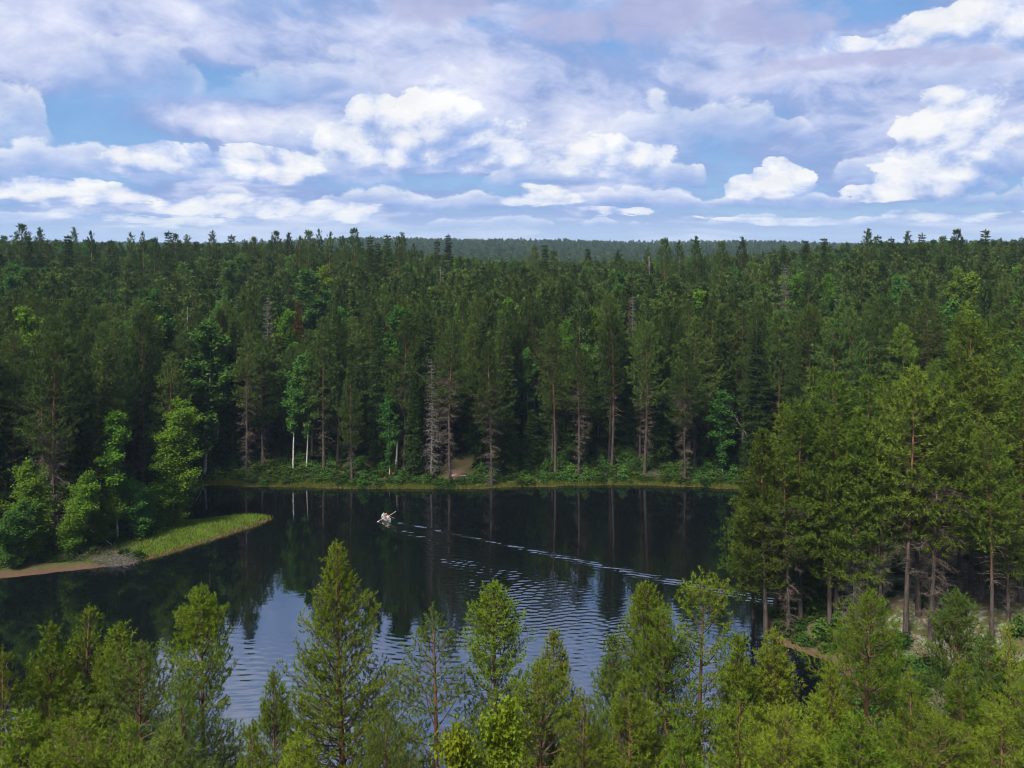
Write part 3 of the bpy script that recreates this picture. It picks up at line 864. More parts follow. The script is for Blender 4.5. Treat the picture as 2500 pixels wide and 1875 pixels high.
# --- left shore
set_tree('pine_tree', 'twiggy', 2, 122, 735, 'tall pine with reddish bare trunk and one-sided dead limbs on left shore', 'tree', base=1195, hw=40)
set_tree('pine_tree', 'twiggy', 0, 92, 728, 'greyish thin pine just left of the red-trunked leaning pine', 'tree', base=1180, w=0.8, hw=30)
set_tree('birch_tree', 'birch', 3, 75, 1012, 'bright green bushy birch at the left edge by the brown beach', 'tree', base=1205, w=0.95, hw=65)
set_tree('birch_tree', 'birch', 3, 142, 1030, 'bright green birch with grey leaning trunk beside the dead brushwood', 'tree', base=1200, w=0.9, tilt=(0, radians(11)), hw=50, rz=0.0)
set_tree('birch_tree', 'birch', 2, 255, 890, 'slim bright birch between the leaning birch and the big bushy willow', 'tree', base=1165, w=0.95, hw=40)
set_tree('willow_tree', 'birch', 4, 362, 876, 'big bushy bright green willow above the grassy spit', 'tree', base=1140, w=1.2, hw=60)
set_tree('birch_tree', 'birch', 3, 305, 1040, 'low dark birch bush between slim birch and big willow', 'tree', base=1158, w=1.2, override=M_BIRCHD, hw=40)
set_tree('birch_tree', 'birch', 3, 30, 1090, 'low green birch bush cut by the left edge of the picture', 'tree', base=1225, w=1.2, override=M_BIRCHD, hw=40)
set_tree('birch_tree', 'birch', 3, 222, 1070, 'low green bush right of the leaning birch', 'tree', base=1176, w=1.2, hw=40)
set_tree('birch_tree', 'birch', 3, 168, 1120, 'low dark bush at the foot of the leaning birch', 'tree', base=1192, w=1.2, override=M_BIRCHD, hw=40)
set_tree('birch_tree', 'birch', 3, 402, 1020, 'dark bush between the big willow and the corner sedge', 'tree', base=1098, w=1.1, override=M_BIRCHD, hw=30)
set_tree('birch_tree', 'birch', 3, 340, 1030, 'green bush leaning against the big willow', 'tree', base=1144, w=1.2, hw=30)
# --- far shore, front
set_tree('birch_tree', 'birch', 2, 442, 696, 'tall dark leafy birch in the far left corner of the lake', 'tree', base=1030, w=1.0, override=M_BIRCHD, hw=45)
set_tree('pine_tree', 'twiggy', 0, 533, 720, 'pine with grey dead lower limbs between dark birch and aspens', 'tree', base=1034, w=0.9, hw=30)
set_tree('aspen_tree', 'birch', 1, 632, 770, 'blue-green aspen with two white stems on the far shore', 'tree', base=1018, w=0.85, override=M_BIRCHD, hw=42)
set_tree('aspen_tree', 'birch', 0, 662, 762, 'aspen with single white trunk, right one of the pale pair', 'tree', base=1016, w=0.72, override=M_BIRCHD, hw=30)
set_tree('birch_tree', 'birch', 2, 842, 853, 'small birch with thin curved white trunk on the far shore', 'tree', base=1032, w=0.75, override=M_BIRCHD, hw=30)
set_tree('spruce_tree', 'spruce', 2, 892, 800, 'slender green spruce just left of the pale dead spruce', 'tree', base=1036, w=0.9, hw=28)
set_tree('dead_spruce', 'dead', 2, 931, 772, 'pale grey dead spruce with bare twigs at the far waterline', 'tree', base=1034, w=1.25, hw=25)
set_tree('pine_tree', 'twiggy', 0, 972, 692, 'tall pine with twiggy trunk beside the brown landing on far shore', 'tree', base=1046, w=0.95, hw=36)
set_tree('pine_tree', 'twiggy', 1, 1062, 742, 'broad conical brownish pine clothed in twigs down to the water', 'tree', base=1049, w=0.95, hw=50)
set_tree('birch_tree', 'birch', 0, 1140, 758, 'green birch behind the broad brownish twiggy pine', 'tree', D=152, w=0.8, override=M_BIRCHD, clear=True, hw=35)
set_tree('pine_tree', 'mid', 3, 1200, 700, 'slim pine with bare reddish trunk left of the twiggy pine pair', 'tree', base=1022, w=0.85, hw=30)
set_tree('pine_tree', 'twiggy', 0, 1250, 735, 'brownish twiggy pine leaning over the mossy bank on far shore', 'tree', base=1032, w=0.95, hw=36)
set_tree('birch_tree', 'birch', 0, 1222, 697, 'birch with yellow-green top rising behind the twiggy far-shore pines', 'tree', D=160, w=0.6, override=M_BIRCH, clear=True, hw=26)
set_tree('birch_tree', 'birch', 2, 1280, 668, 'narrow light green birch top right of the yellow-green birch', 'tree', D=168, w=0.55, override=M_BIRCH, clear=True, hw=18)
set_tree('pine_tree', 'mid', 5, 1322, 690, 'pine with tall bare orange trunk above the pale mossy bank', 'tree', base=1012, w=0.9, hw=30)
set_tree('pine_tree', 'twiggy', 2, 1392, 705, 'pine trailing a veil of pale dead twigs on far shore', 'tree', base=1030, w=1.0, hw=34)
set_tree('pine_tree', 'twiggy', 1, 1480, 742, 'dark brownish twiggy pine left of the shore birch, far shore', 'tree', base=1038, w=0.85, hw=40)
set_tree('birch_tree', 'birch', 2, 1562, 846, 'dark green birch with white trunk at the right end of far shore', 'tree', base=1034, w=1.0, override=M_BIRCHD, hw=36)
set_tree('pine_tree', 'mid', 0, 700, 690, 'straight dark pine just right of the white-stemmed aspens', 'tree', base=1022, w=0.95, hw=32)
set_tree('pine_tree', 'mid', 2, 760, 780, 'shorter dense pine left of the thin white birch', 'tree', base=1034, w=0.9, hw=32)
set_tree('pine_tree', 'mid', 6, 372, 765, 'dense pine right behind the big bushy willow', 'tree', D=128, w=1.0, hw=36)
# --- odd ones in the wood
set_tree('dead_pine', 'dead', 1, 577, 636, 'grey-brown dead pine standing among dark pines above the aspens', 'tree', D=172, w=0.85, clear=True, hw=24)
set_tree('rusty_spruce', 'spruce', 1, 643, 650, 'rusty brown dying spruce above the white-stemmed aspens', 'tree', D=172, w=0.75, override=M_RUST, clear=True, hw=20)
set_tree('dead_snag', 'snag', 1, 405, 662, 'thin bare white snag above the dark corner birch', 'tree', D=160, w=1.0, clear=True, hw=8)
set_tree('dead_snag', 'snag', 0, 40, 728, 'short bare white snag tip near the left edge', 'tree', D=135, w=1.0, clear=True, hw=8)
set_tree('dead_spruce', 'dead', 2, 780, 728, 'slim silver dead spruce midway between aspens and pale dead spruce', 'tree', D=158, w=0.9, clear=True, hw=16)
set_tree('dead_spruce', 'dead', 0, 1366, 636, 'silver dead spruce above the pine with pale twig veil', 'tree', D=168, w=0.9, clear=True, hw=18)
set_tree('dead_spruce', 'dead', 1, 1697, 572, 'bushy purple-grey dead spruce high on the slope', 'tree', D=205, w=1.0, clear=True, hw=28)
set_tree('dead_snag', 'snag', 1, 951, 574, 'thin white snag high in the wood below the blue ridge', 'tree', D=232, w=1.0, clear=True, hw=7)
set_tree('dead_snag', 'snag', 0, 1402, 552, 'pale broken snag just under the far blue ridge', 'tree', D=235, w=1.0, clear=True, hw=7)
set_tree('birch_tree', 'birch', 0, 668, 586, 'large round light green birch high in the left wood', 'tree', D=195, w=1.0, override=M_BIRCHD, clear=True, hw=38)
set_tree('birch_tree', 'birch', 4, 492, 556, 'round green birch near the skyline in the left wood', 'tree', D=215, w=0.8, override=M_BIRCHD, clear=True, hw=26)
set_tree('birch_tree', 'birch', 2, 1727, 596, 'small bright birch touching the purple-grey dead spruce', 'tree', D=200, w=0.9, override=M_BIRCH, clear=True, hw=18)
set_tree('birch_tree', 'birch', 0, 1790, 597, 'round bright birch right of the purple-grey dead spruce', 'tree', D=200, w=0.65, override=M_BIRCH, clear=True, hw=22)
set_tree('birch_tree', 'birch', 0, 2064, 582, 'bright yellow-green birch high on the right slope', 'tree', D=185, w=0.65, override=M_BIRCH, clear=True, hw=24)
# leaning dead trunk on the far right shore
lx, ly = foot(1625, 1000); lz = ground_z(lx, ly)
sn = plant('leaning_snag', PROTO['snag'][0], lx + 1.0, ly, lz + 2.0, (0.8, 0.8, 1.0), 0, 'bare pale dead trunk leaning left beside the right-end shore birch', 'tree', None, None, (0, radians(-33)))

# --- right headland, front trees (each picked out in the photograph)
RB = [(1655, 1368, 935, 'bank', 1, 1.05, 'yellow-green pine hanging over the water at the headland tip'),
      (1628, 1335, 1000, 'bank', 0, 1.05, 'low outermost pine of the headland, boughs reaching over the lake'),
      (1703, 1374, 968, 'twiggy', 1, 1.0, 'pine with grey twiggy lower half on the headland tip'),
      (1730, 1345, 872, 'bank', 2, 1.0, 'dark full pine behind the headland tip pines'),
      (1690, 1310, 880, 'bank', 0, 0.95, 'full leafy-looking pine over the water behind the headland tip'),
      (1757, 1320, 792, 'spruce', 2, 0.8, 'thin light green spire rising above the headland tip'),
      (1792, 1345, 895, 'bank', 1, 1.0, 'conical green pine in the middle of the headland front'),
      (1806, 1330, 815, 'mid', 1, 1.0, 'round-topped pine behind the conical headland pine'),
      (1848, 1352, 890, 'bank', 1, 0.9, 'pointed green pine left of the red-limbed headland pine'),
      (1870, 1320, 820, 'mid', 0, 1.0, 'full pine behind the pointed headland pine'),
      (1898, 1356, 948, 'twiggy', 2, 1.05, 'headland pine with reddish upper trunk and tufted crown'),
      (1957, 1382, 800, 'mid', 3, 0.95, 'tall pine with orange foot standing in the brown hollow'),
      (1985, 1330, 850, 'mid', 4, 1.0, 'conical pine behind the brown hollow'),
      (2012, 1382, 866, 'twiggy', 1, 1.1, 'broad grey-brown pine with straight orange trunk on pale lichen'),
      (2036, 1325, 815, 'mid', 0, 1.0, 'grey-trunked pine right behind the broad grey-brown pine'),
      (2070, 1310, 870, 'mid', 2, 1.0, 'low-crowned pine on the upper lichen ground'),
      (2095, 1282, 705, 'mid', 5, 1.0, 'tall pine at the upper edge of the pale lichen ground'),
      (2142, 1390, 925, 'mid', 3, 0.95, 'thin pine rising from lichen near the right edge'),
      (2120, 1300, 780, 'mid', 1, 1.0, 'round pine above the thin lichen pine'),
      (2178, 1345, 968, 'mid', 2, 1.0, 'yellow-green pine with orange trunk close to the right edge'),
      (2205, 1300, 800, 'mid', 1, 1.0, 'dark pine cut by the right edge of the picture')]
for (xd, by, ty, kd, v, w, lab) in RB:
    set_tree('pine_tree' if kd != 'spruce' else 'spruce_tree', kd, v, xd, ty, lab, 'tree', base=by, w=w, override=M_BANK, hw=30)
set_tree('dead_pine', 'dead', 0, 1846, 1120, 'small grey dead pine with feathery twigs on the headland', 'tree', base=1352, w=1.5, hw=15)

# --- skyline trees
SKY = [(48, 488), (84, 495), (159, 494), (194, 503), (147, 509), (281, 507), (307, 504), (364, 498), (379, 508), (406, 510), (335, 518), (457, 502), (501, 506),
       (529, 517), (547, 515), (424, 519), (60, 513), (101, 521), (240, 517), (565, 519), (595, 502), (624, 506), (649, 514), (666, 502), (688, 498), (715, 505),
       (739, 513), (766, 497), (799, 510), (816, 524), (836, 508), (869, 505), (860, 515), (945, 518), (968, 507), (893, 529), (1155, 534), (1177, 529), (1196, 538),
       (1270, 538), (1336, 543), (1400, 538), (1435, 519), (1468, 523), (1503, 515), (1558, 527), (1603, 515), (1693, 528), (1741, 520), (1781, 515), (1876, 498),
       (1898, 507), (1924, 512), (1963, 502), (1990, 504), (2016, 515), (2035, 514), (2065, 499), (2128, 494), (2165, 518), (2188, 517), (2209, 512), (8, 512)]
for i, (xd, ty) in enumerate(sorted(SKY)):
    D = rngF.uniform(205, 262)
    kd = 'spruce' if rngF.random() < 0.35 else 'sky'
    v = int(rngF.integers(0, 3))
    set_tree('skyline_spruce' if kd == 'spruce' else 'skyline_pine', kd, v, xd, ty,
             f"{'pointed spruce' if kd == 'spruce' else 'ragged pine'} top on the skyline, {ordinal(i + 1)} of them from the left", 'tree',
             D=D, w=rngF.uniform(0.8, 1.0), group='trees standing out on the skyline', override=(M_PINE if kd == 'sky' else None), hw=12)

# --- the wood itself: scattered trees
def y_limit(xd):
    return np.interp(xd, [0, 860, 930, 1000, 1150, 1400, 1600, 1680, 1800, 2212], [518, 519, 540, 556, 566, 560, 546, 534, 522, 517])
sp = 4.6
pts = []
row = 0
for yy in np.arange(58, 345, sp * 0.866):
    half = 0.62 * yy + 12
    for xx in np.arange(-half - 30 * (yy < 140), half, sp):
        pts.append((xx + (row % 2) * sp * 0.5, yy))
    row += 1
pts = np.array(pts) + rngF.normal(size=(len(pts), 2)) * sp * 0.22
sd = shore_dist(pts[:, 0], pts[:, 1])
tz = terrain(pts[:, 0], pts[:, 1])
EX = np.array([(e[0], e[1]) for e in EXPL])
forest = []
for (x, y), s, z in zip(pts, sd, tz):
    right = x > 12 and y < 128
    if s < (4.5 if y > 120 else 6.0): continue
    if y < 66 and x < 45: continue
    if right and s < 26 and rngF.random() < 0.35: continue
    if right and y < 76: continue
    if x < -38 and y < 128 and s < 9: continue
    spit_d = math.hypot((x + 44) / 20, (y - 116) / 8)
    if spit_d < 1 and s < 7: continue
    if np.min((EX[:, 0] - x) ** 2 + (EX[:, 1] - y) ** 2) < 2.2 ** 2: continue
    xd = disp_x(x, y)
    h = (rngF.uniform(20.5, 26.5) if s > 20 else rngF.uniform(23.5, 28.5)) if not right else rngF.uniform(16, 21)
    lim = float(y_limit(xd)) + abs(rngF.normal()) * 7
    for e in EXPL:
        if e[7] and y < e[6] - 1 and abs(xd - e[3]) < e[4] + 6: lim = max(lim, e[5] + e[4] * 2.6 + 30)
    hmax = z_at(lim, y) - z
    if h > hmax: h = hmax - abs(rngF.normal()) * 0.8
    if h < 8: continue
    r = rngF.random()
    kind = 'spruce' if r < 0.17 else ('birch' if r < 0.225 else ('twiggy' if r < 0.32 else 'mid'))
    forest.append((y, x, z, h, kind, xd, s))
forest.sort()

LAND = [(95, 'the red-trunked pine'), (250, 'the slim bright birch'), (362, 'the big bushy willow'), (442, 'the dark corner birch'), (533, 'the grey-limbed pine'),
        (645, 'the white-stemmed aspens'), (760, 'the shorter dense pine'), (842, 'the thin white birch'), (931, 'the pale dead spruce'), (1062, 'the broad brownish pine'),
        (1222, 'the yellow-green birch'), (1322, 'the orange-trunked pine'), (1392, 'the pale twig veil'), (1480, 'the dark twiggy pine'), (1562, 'the right-end birch'),
        (1690, 'the headland tip'), (1850, 'the small grey dead pine'), (1957, 'the brown hollow'), (2060, 'the pale lichen ground'), (2178, 'the right edge pines')]
cells = {}
single, mass = [], []
cnt = {'pine': 0, 'spruce': 0, 'birch': 0}
for t in forest:
    y, x, z, h, kind, xd, s = t
    kk = 'pine' if kind in ('mid', 'twiggy') else kind
    if -40 < xd < 2252 and cnt[kk] < (205 if kk == 'pine' else 120):
        cnt[kk] += 1; single.append(t)
    else: mass.append(t)
for t in single:
    y, x, z, h, kind, xd, s = t
    lm = min(LAND, key=lambda a: abs(a[0] - xd))[1]
    band = 'close behind' if s < 13 else ('behind' if s < 24 else ('well behind' if s < 36 else 'far behind'))
    cells.setdefault((lm, band, 'birch' if kind == 'birch' else ('spruce' if kind == 'spruce' else 'pine')), []).append(t)
for (lm, band, nm), lst in cells.items():
    lst.sort(key=lambda t: t[5])
    for i, t in enumerate(lst):
        y, x, z, h, kind, xd, s = t
        v = int(rngF.integers(0, len(PROTO[kind]))) if kind != 'birch' else int(rngF.integers(0, 3))
        if kind == 'twiggy' and h < 14: v = 0
        sc_ = h / PH[kind][v]
        look = {'pine': 'dark green pine', 'spruce': 'pointed dark spruce', 'birch': 'green leafy birch'}[nm]
        lab = f'{look} {band} {lm}' + (f', {ordinal(i + 1)} from left' if len(lst) > 1 else '')
        ov = None
        if x > 12 and y < 130: ov = M_BANK if nm == 'pine' else None
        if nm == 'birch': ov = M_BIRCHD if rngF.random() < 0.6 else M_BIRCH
        wr_ = sc_ ** 0.35 * rngF.uniform(0.9, 1.22)
        plant(nm + '_tree', PROTO[kind][v], x, y, z - 0.12, (wr_, wr_, sc_), rngF.uniform(0, 6.28), lab, 'tree',
              {'pine': 'pines of the wood across the lake', 'spruce': 'spruces of the wood across the lake', 'birch': 'birches of the wood across the lake'}[nm], ov)

# --- the rest of the wood as one mass, and the far ridge
def scatter(name, protos, pts, rot, scl, idx, label, cat):
    """one object whose points carry copies of the given meshes"""
    colp = bpy.data.collections.new(name + '_sources')
    for i, me in enumerate(protos):
        colp.objects.link(bpy.data.objects.new(f'{name}_{i:02d}', me))
    me = bpy.data.meshes.new(name)
    me.vertices.add(len(pts)); me.vertices.foreach_set('co', np.asarray(pts, np.float32).ravel())
    for nm_, ty, key, arr in (('rotz', 'FLOAT', 'value', rot), ('pick', 'INT', 'value', idx)):
        a = me.attributes.new(nm_, ty, 'POINT'); a.data.foreach_set(key, np.asarray(arr, np.float32 if ty == 'FLOAT' else np.int32))
    a = me.attributes.new('size', 'FLOAT_VECTOR', 'POINT'); a.data.foreach_set('vector', np.asarray(scl, np.float32).ravel())
    o = add_mesh(name, me)
    ng = bpy.data.node_groups.new(name, 'GeometryNodeTree')
    ng.interface.new_socket('Geometry', in_out='INPUT', socket_type='NodeSocketGeometry')
    ng.interface.new_socket('Geometry', in_out='OUTPUT', socket_type='NodeSocketGeometry')
    n, l = ng.nodes, ng.links
    gi, go = n.new('NodeGroupInput'), n.new('NodeGroupOutput')
    ci = n.new('GeometryNodeCollectionInfo'); ci.inputs['Collection'].default_value = colp
    ci.inputs['Separate Children'].default_value = True; ci.inputs['Reset Children'].default_value = True
    ip = n.new('GeometryNodeInstanceOnPoints'); ip.inputs['Pick Instance'].default_value = True
    def named(nm_, ty):
        q = n.new('GeometryNodeInputNamedAttribute'); q.data_type = ty; q.inputs['Name'].default_value = nm_
        return next(s for s in q.outputs if s.enabled and s.name == 'Attribute')
    cx = n.new('ShaderNodeCombineXYZ'); l.new(named('rotz', 'FLOAT'), cx.inputs[2])
    e2r = n.new('FunctionNodeEulerToRotation'); l.new(cx.outputs[0], e2r.inputs[0])
    l.new(gi.outputs[0], ip.inputs['Points']); l.new(ci.outputs[0], ip.inputs['Instance'])
    l.new(named('pick', 'INT'), ip.inputs['Instance Index']); l.new(e2r.outputs[0], ip.inputs['Rotation']); l.new(named('size', 'FLOAT_VECTOR'), ip.inputs['Scale'])
    l.new(ip.outputs[0], go.inputs[0])
    md = o.modifiers.new('copies', 'NODES'); md.node_group = ng
    tag(o, label, cat, kind='stuff')
    return o

FARP = [pine_parts(201, 21, 2.4, 0.45, 0, 0.9, 'column', joined=True), pine_parts(202, 21, 2.6, 0.42, 0, 0.85, 'cone', joined=True),
        pine_parts(203, 20, 2.2, 0.40, 0, 0.9, 'cone', joined=True), pine_parts(204, 22, 2.5, 0.5, 0, 0.95, 'cone', joined=True, gaps=0.2),
        spruce_parts(211, 20, 2.1, 0.1, 0, joined=True), spruce_parts(212, 20, 1.8, 0.1, 0, joined=True),
        broadleaf_parts(221, 18, 2.8, 0.3, leaf=0.34, nclump=200, per=5, spread=0.4, m_leaf=M_BIRCHD, joined=True)]
FH = [21, 21, 20, 22, 20, 20, 18]
P_, R_, S_, I_ = [], [], [], []
for (y, x, z, h, kind, xd, s) in mass:
    i = {'spruce': int(rngF.integers(4, 6)), 'birch': 6}.get(kind, int(rngF.integers(0, 4)))
    k = h / FH[i]; w = k ** 0.35 * rngF.uniform(0.98, 1.28)
    P_.append((x, y, z - 0.1)); R_.append(rngF.uniform(0, 6.28)); S_.append((w, w, k)); I_.append(i)
scatter('forest', FARP, P_, R_, S_, I_, 'dense dark pine wood covering the hillside behind the nearer trees', 'forest')

def tiny_tree(seed, h, r, m):
    rng = np.random.default_rng(seed); g = Geo()
    V, F = tube(np.array([[0, 0, 0], [0, 0, h * 0.95]]), np.array([0.15, 0.05]), 3); g.add(V, F, 0)
    n = 46; t = rng.random(n) ** 0.8; a = rng.uniform(0, 6.28, n)
    rr = r * (1 - t) ** 0.8 * rng.uniform(0.2, 0.8, n)
    pos = np.stack([rr * np.cos(a), rr * np.sin(a), h * (0.35 + 0.65 * t)], 1)
    V, F = blades(pos, np.stack([np.cos(a), np.sin(a), 0.5 + t], 1), rng, 3, 1.5, 0.8, 0.6, 20, 80); g.add(V, F, 1)
    return g.mesh('ridge_tree', [M_BARK, m])
RIDGE = [tiny_tree(i, 19 + i % 3, 2.0 + 0.3 * (i % 2), M_PINE if i % 3 else M_SPRUCE) for i in range(6)]
n_r = 22000
u = rngF.random(n_r); yy = np.sqrt(340 ** 2 + u * (1650 ** 2 - 340 ** 2))
xx = rngF.uniform(-0.66, 0.66, n_r) * yy
keep = rngF.random(n_r) < 0.95
zz = terrain(xx, yy)
k = rngF.uniform(0.65, 1.2, n_r)
scatter('ridge_forest', RIDGE, np.stack([xx, yy, zz - 0.1], 1), rngF.uniform(0, 6.28, n_r), np.stack([k * 1.35, k * 1.35, k], 1), rngF.integers(0, 6, n_r),
        'far blue-green conifer forest on the low ridge at the horizon', 'forest')


# ------------------------------------------------------------------ foreground pines on the near bank
FG = {
    'a': (pine_parts(301, 18, 3.7, 0.10, 2, 0.46, 'cone', M_YOUNG, M_BARKY, density=1.1, gaps=0.03, per=6), 18),       # dense cone
    'b': (pine_parts(302, 17, 4.2, 0.24, 2, 0.48, 'open', M_YOUNG, M_BARKY, density=1.25, gaps=0.10, per=6), 17),       # open, irregular
    'c': (pine_parts(303, 15, 3.0, 0.15, 2, 0.50, 'cone', M_YOUNG, M_BARKY, gaps=0.10, per=5), 15),       # rounded
    'd': (pine_parts(304, 17, 2.6, 0.44, 2, 0.60, 'cone', M_YOUNGB, M_BARKY, twig_zone=(0.28, 0.48, 0.9), density=0.9, gaps=0.2, per=4), 17),   # thin
    'e': (pine_parts(305, 16, 3.0, 0.18, 2, 0.46, 'cone', M_YOUNG, M_BARKY, density=1.2, gaps=0.08, per=6), 16),
    'f': (pine_parts(306, 14, 2.9, 0.14, 2, 0.44, 'cone', M_YOUNG, M_BARKY, density=1.2, gaps=0.08, per=6), 14),
    'g': (pine_parts(307, 18, 2.1, 0.52, 2, 0.55, 'round', M_YOUNG, M_BARKY, twig_zone=(0.40, 0.60, 0.5), density=0.9, gaps=0.2, per=4), 18),    # sparse top
    'h': (pine_parts(308, 15, 3.2, 0.18, 2, 0.52, 'column', M_YOUNG, M_BARKY, gaps=0.12, per=5), 15),
}
# screen x, screen y of the tip, distance, variant, width, colour, label
FGT = [
    (5, 1400, 36, 'c', 0.9, None, 'foreground pine cut by the left edge, rounded top'),
    (110, 1350, 37, 'f', 1.0, None, 'foreground pine with narrow tip, left of the broad many-topped pine'),
    (183, 1319, 39, 'c', 1.15, None, 'broad many-topped foreground pine near the left side'),
    (254, 1357, 38, 'f', 1.1, None, 'foreground pine with twin-looking tip right of the broad many-topped pine'),
    (296, 1398, 36, 'h', 1.0, M_YOUNGB, 'darker foreground pine at the right flank of the left clump'),
    (444, 1257, 41, 'b', 0.95, None, 'tall open foreground pine with uneven boughs before the bright water'),
    (392, 1448, 35, 'd', 0.9, M_YOUNGB, 'pale bluish thin pine in front of the tall open pine'),
    (586, 1459, 37, 'e', 0.8, None, 'small pointed pine left of the biggest conical pine'),
    (728, 1168, 43, 'a', 1.0, None, 'biggest dense conical foreground pine reaching up the dark water'),
    (935, 1312, 41, 'd', 1.15, M_YOUNGB, 'thin sparse pine with bare brown trunk and dead limbs over blue water'),
    (1064, 1267, 42, 'b', 1.0, None, 'pointed open pine right of the thin bare-trunked pine'),
    (1195, 1355, 41, 'e', 0.95, None, 'pine with small dark tip midway along the foreground row'),
    (1321, 1366, 41, 'e', 0.9, M_YOUNGB, 'slim dark-tipped pine before the tall twin pines'),
    (1395, 1263, 43, 'b', 1.05, None, 'taller of the twin foreground pines right of centre'),
    (1430, 1316, 41, 'h', 0.9, None, 'lower of the twin foreground pines, orange trunk showing'),
    (1525, 1267, 41, 'g', 1.15, None, 'slender pine with long bare orange trunk and sparse tufted top'),
    (1592, 1370, 40, 'e', 0.9, None, 'pine right behind the slender bare-trunked foreground pine'),
    (1676, 1368, 42, 'f', 1.0, None, 'pine with small spire in front of the brown bank'),
    (1789, 1436, 40, 'f', 0.9, None, 'small pine in front of the headland bushes'),
    (1879, 1278, 41, 'h', 1.0, None, 'bright broad pine with thin tall leader on the right'),
    (2057, 1265, 43, 'b', 0.9, M_YOUNGB, 'open dull green pine before the pale lichen slope'),
    (2126, 1361, 41, 'f', 0.9, M_YOUNGB, 'narrow dull pine beside the rightmost foreground pines'),
    (2186, 1350, 40, 'c', 0.9, None, 'rounded pine near the right edge of the foreground'),
    # lower row, nearer
    (60, 1530, 32, 'f', 1.2, None, 'low pine filling the bottom left corner'),
    (160, 1545, 31, 'h', 1.15, None, 'low bright pine below the broad many-topped pine'),
    (275, 1560, 31, 'c', 1.0, None, 'low rounded pine at the bottom, left of the bluish thin pine'),
    (350, 1590, 30, 'f', 1.1, M_YOUNGB, 'low pine at the bottom below the bluish thin pine'),
    (545, 1560, 33, 'c', 0.9, None, 'low bushy pine at the bottom below the small pointed pine'),
    (640, 1600, 32, 'f', 1.1, None, 'low yellow-green pine at the foot of the biggest conical pine'),
    (830, 1540, 37, 'h', 0.75, M_YOUNGB, 'low bluish pine on the right flank of the biggest conical pine'),
    (1160, 1440, 38, 'h', 1.0, None, 'broad pine behind the yellow birch, above the bottom edge'),
    (1262, 1500, 36, 'c', 1.0, None, 'low rounded pine below the slim dark-tipped pine'),
    (1365, 1470, 36, 'e', 1.1, None, 'mid-height pine under the twin foreground pines'),
    (1470, 1560, 33, 'f', 1.0, None, 'low pine under the twin pines at the bottom edge'),
    (1600, 1490, 35, 'c', 1.0, None, 'low rounded pine under the slender bare-trunked pine'),
    (1700, 1530, 33, 'h', 1.0, None, 'low bright pine below the spired pine'),
    (1760, 1500, 36, 'e', 1.0, None, 'low dark pine between spired pine and bright broad pine'),
    (1850, 1540, 32, 'f', 1.3, None, 'low yellow-green pine at the foot of the bright broad pine'),
    (1960, 1450, 37, 'c', 1.0, None, 'rounded pine right of the bright broad pine'),
    (2020, 1540, 33, 'h', 1.1, None, 'low dense pine below the open dull pine'),
    (2150, 1520, 32, 'c', 1.15, None, 'low bright pine in the bottom right corner'),
    (2090, 1440, 38, 'e', 1.0, None, 'pine under the narrow dull pine on the right'),
    (2215, 1480, 34, 'h', 1.0, None, 'low pine cut by the right edge at the bottom'),
]
for (xd, ty, D, v, w, ov, lab) in FGT:
    x, y = x_at(xd, D), D
    z = ground_z(x, y); h = z_at(ty, D) - z
    parts, ph = FG[v]
    s = h / ph
    wx_ = 1.02 * w * max(0.8, min(1.15, s))
    rz = rngF.uniform(0, 6.28)
    ox, oy = tip_offset(parts, (wx_, wx_), rz)
    plant('pine_tree', parts, x - ox, y, z - 0.1, (wx_, wx_, s), rz, lab, 'tree', 'foreground pines on the near bank', ov)
FB = [broadleaf_parts(341, 9, 1.7, 0.12, leaf=0.075, nclump=900, per=12, spread=0.16, m_leaf=M_BIRCHY, weep=0.16),
      broadleaf_parts(342, 8, 1.4, 0.15, leaf=0.075, nclump=700, per=12, spread=0.16, m_leaf=M_BIRCHY, weep=0.16)]
for (xd, ty, D, v, w, lab) in [(1088, 1522, 33, 0, 1.0, 'bright yellow-green birch at the bottom centre'), (985, 1580, 32, 1, 1.0, 'smaller yellow-green birch left of the bottom centre birch')]:
    x, y = x_at(xd, D), D; z = ground_z(x, y); s = (z_at(ty, D) - z) / (9 if v == 0 else 8)
    plant('birch_tree', FB[v], x, y, z - 0.1, (w, w, s), 1.0 + v, lab, 'tree')

# ------------------------------------------------------------------ undergrowth, grass and shore litter
def bush_mesh(seed, r, hgt, m, leaf, n):
    rng = np.random.default_rng(seed); g = Geo()
    a = rng.uniform(0, 6.28, 12); e = np.stack([np.cos(a) * r * 0.7, np.sin(a) * r * 0.7, hgt * rng.uniform(0.5, 0.95, 12)], 1)
    V, F = sticks(np.zeros((12, 3)), e, 0.015); g.add(V, F, 0)
    d = norm(rng.normal(size=(n, 3))); d[:, 2] = np.abs(d[:, 2])
    pos = d * (rng.random(n) ** 0.4)[:, None] * np.array([r, r, hgt])
    V, F = leaves(pos, rng, 3, 0.12, leaf); g.add(V, F, 1)
    return g.mesh('bush', [M_LIMB, m])
BUSH = [bush_mesh(1, 0.7, 0.8, M_BUSH, 0.13, 90), bush_mesh(2, 0.9, 1.1, M_BUSH, 0.14, 120), bush_mesh(3, 0.6, 0.6, M_BUSH, 0.12, 80), bush_mesh(4, 0.8, 1.7, M_BIRCHD, 0.14, 150)]
n_u = 42000
ux = rngF.uniform(-120, 120, n_u); uy = rngF.uniform(58, 190, n_u)
us = shore_dist(ux, uy); uz = terrain(ux, uy)
rightb = (ux > 14) & (uy < 128)
spitm = (((ux + 44) / 22) ** 2 + ((uy - 115) / 8.5) ** 2 < 1) & (us < 6)
beach = (ux < -40) & (uy < 106) & (us < 2.4)
prob = np.where(us < 9, 0.95, np.where(us < 30, 0.45, 0.12)) * np.where(rightb & (us > 6), 0.16, 1.0)
nibble = wob(ux, uy, 2.3, 6.6)
